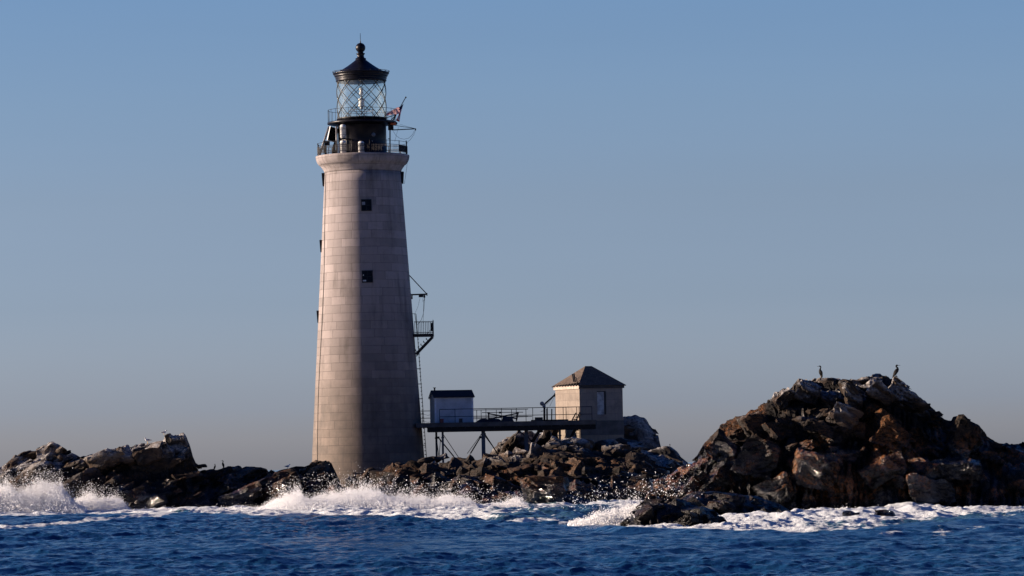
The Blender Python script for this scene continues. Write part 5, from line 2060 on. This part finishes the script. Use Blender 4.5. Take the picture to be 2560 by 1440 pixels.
# low fringes of broken water at the foot of the rocks
nd += splash('low fringe of white surf under the left ledge', [(290, 1276), (330, 1270), (380, 1272), (420, 1268), (480, 1268), (540, 1266), (600, 1262), (640, 1262), (680, 1262)], 1280, 266, 5, 900, 131, sparse=0.02)
nd += splash('low fringe of white surf under the hut ledge', [(1320, 1274), (1360, 1270), (1400, 1271), (1420, 1264), (1440, 1270), (1500, 1271), (1560, 1272), (1620, 1270)], 1280, 240, 5, 700, 137, sparse=0.03)
nd += splash('low fringe of white surf along the foot of the big right rock', [(1960, 1282), (2000, 1274), (2060, 1270), (2090, 1268), (2110, 1263), (2125, 1269), (2180, 1270), (2225, 1264), (2240, 1270), (2320, 1271), (2420, 1273), (2500, 1268), (2560, 1270), (2660, 1272)], 1282, 203, 3, 700, 139, sparse=0.03, rmax=0.035)


def mist_mat():
    t = NT('sea_mist')
    tc = t.n('TexCoord')
    z = t.n('SeparateXYZ', Vector=tc.outputs['Generated']).outputs['Z']
    pos = t.n('NewGeometry').outputs['Position']
    nz = t.noise(1.5, 6.0, 0.65, tc.outputs['Object'])
    dn = t.math('MULTIPLY', t.rng(nz, 0.40, 0.62), t.rng(z, 1.0, 0.15))
    v = t.n('VolumePrincipled', Anisotropy=0.0)
    t.set(v.inputs['Color'], (0.97, 0.975, 0.98))
    t.set(v.inputs['Density'], t.math('MULTIPLY', dn, 3.2))
    t.t.links.new(v.outputs[0], t.out.inputs['Volume'])
    return t.mat


M['mist'] = mist_mat()


def mist(label, top, base, Y, depth, k=0.86):
    """the fine white vapour inside a burst: a closed lumpy body filled with a pale volume"""
    tx = np.array([q[0] for q in top], float)
    ty = np.array([q[1] for q in top], float)
    scl = F / Y
    nu, nv = 48, 15
    gu, gv = np.meshgrid(np.linspace(tx[0], tx[-1], nu), np.linspace(-1, 1, nv), indexing='ij')
    gu, gv = gu.ravel(), gv.ravel()
    yy = Y + gv * depth * 0.8
    xx = (gu - PX) / F * yy
    hh = (base - np.interp(gu, tx, ty)) / scl * k
    hz = hh * np.sqrt(np.maximum(0.0, 1 - gv ** 2)) * (0.95 + 0.25 * fbm(np.column_stack((xx * 0.9, yy * 0.9)), 3, 5))
    zb = CH + (PY - base) / F * Y - (gu - PX) / F * sr * Y
    up_ = np.column_stack((xx, yy, zb + np.maximum(hz, 0.02)))
    lo_ = np.column_stack((xx, yy, zb - 0.25))
    idx = np.arange(nu * nv).reshape(nu, nv)
    fq = np.stack((idx[:-1, :-1], idx[1:, :-1], idx[1:, 1:], idx[:-1, 1:]), -1).reshape(-1, 4)
    fl = fq[:, ::-1] + nu * nv
    rim = np.concatenate((idx[:, 0], idx[-1, 1:], idx[::-1, -1][1:], idx[0, ::-1][1:-1]))
    r2 = np.roll(rim, -1)
    fs = np.column_stack((r2, rim, rim + nu * nv, r2 + nu * nv))
    cc = np.vstack((up_, lo_))
    org = cc.mean(0)
    me = np_mesh('sea_mist', cc - org, np.vstack((fq, fl, fs)), 4)
    me.materials.append(M['mist'])
    o = bpy.data.objects.new('sea_mist', me)
    o.location = org
    C.objects.link(o)
    tag(o, label, 'mist', 'bursts of white sea spray', 'stuff')


def loose(label, spots, Y, seed, rmin, rmax):
    """single flying drops: (px, py, spread x, spread y, count)"""
    rg = np.random.default_rng(seed)
    Ps = []
    for (px, py, sx, sy, n) in spots:
        x, y = rg.normal(px, sx, n), rg.normal(py, sy, n)
        yy = rg.normal(Y, 1.2, n)
        a, b = (x - PX) / F, (PY - y) / F
        Ps.append(np.column_stack(((a * cr + b * sr) * yy, yy, CH + (-a * sr + b * cr) * yy)))
    P = np.vstack(Ps)
    P = P[P[:, 2] > 0.05]
    m = len(P)
    R = rmin + (rmax - rmin) * rg.random(m) ** 3
    me = drops_mesh('sea_spray', P, R, rg.normal(0, 0.35, (m, 3)))
    me.materials.append(M['spray'])
    o = bpy.data.objects.new('sea_spray', me)
    C.objects.link(o)
    tag(o, label, 'spray', 'bursts of white sea spray', 'stuff')


loose('loose white drops flying before the tower foot', [(810, 1200, 40, 10, 169), (870, 1195, 40, 16, 104), (700, 1232, 22, 14, 130), (940, 1205, 40, 16, 156), (1110, 1218, 60, 12, 273), (990, 1222, 30, 10, 200), (1200, 1240, 30, 14, 160)], 248, 211, 0.009, 0.032)
loose('loose white drops flying over the nearest black rock', [(1460, 1250, 30, 12, 120), (1540, 1240, 45, 20, 260), (1640, 1225, 34, 20, 260), (1665, 1200, 28, 14, 70), (1700, 1225, 30, 14, 110)], 170, 223, 0.005, 0.028)
loose('loose white drops flying above the left bursts', [(30, 1200, 40, 12, 200), (100, 1190, 40, 12, 260), (230, 1222, 34, 10, 320)], 264, 227, 0.01, 0.032)
mist('soft mist inside the tall white burst at the left edge, before the left ledge',
     [(-140, 1240), (-60, 1212), (-20, 1206), (0, 1204), (14, 1196), (30, 1206), (45, 1218), (60, 1208), (80, 1202), (100, 1194), (120, 1190), (138, 1194), (152, 1204), (165, 1224), (178, 1240), (195, 1256), (215, 1268)], 1284, 263, 3.0)
mist('soft mist inside the lower white burst under the left ledge, right of the tallest burst',
     [(165, 1268), (190, 1246), (210, 1232), (228, 1225), (245, 1234), (265, 1242), (290, 1238), (304, 1242), (316, 1262), (330, 1276)], 1281, 268, 2.5)
mist('soft mist inside the wide white burst before the foot of the tower',
     [(640, 1276), (668, 1258), (692, 1244), (715, 1226), (738, 1211), (752, 1216), (760, 1238), (775, 1240), (795, 1230), (830, 1220), (862, 1214), (885, 1208), (905, 1212), (925, 1206), (942, 1214), (962, 1228), (985, 1236), (1010, 1232)], 1284, 246, 4.5)
mist('soft mist inside the white burst with two plumes under the pier ledge',
     [(985, 1240), (1010, 1230), (1030, 1222), (1052, 1224), (1068, 1234), (1078, 1238), (1095, 1230), (1118, 1228), (1140, 1232), (1160, 1232), (1178, 1244), (1195, 1258), (1212, 1266)], 1282, 245, 3.5)
mist('soft mist inside the low white burst left of the round rock under the hut ledge',
     [(1190, 1272), (1215, 1262), (1240, 1254), (1268, 1246), (1290, 1238), (1304, 1236), (1313, 1254), (1325, 1270), (1345, 1276)], 1279, 244, 2.5)
mist('soft mist inside the white burst against the nearest black rock',
     [(1420, 1308), (1450, 1300), (1475, 1290), (1500, 1280), (1525, 1270), (1550, 1262), (1572, 1256), (1586, 1250), (1605, 1252)], 1314, 166.5, 2.2)
print('drops', nd)
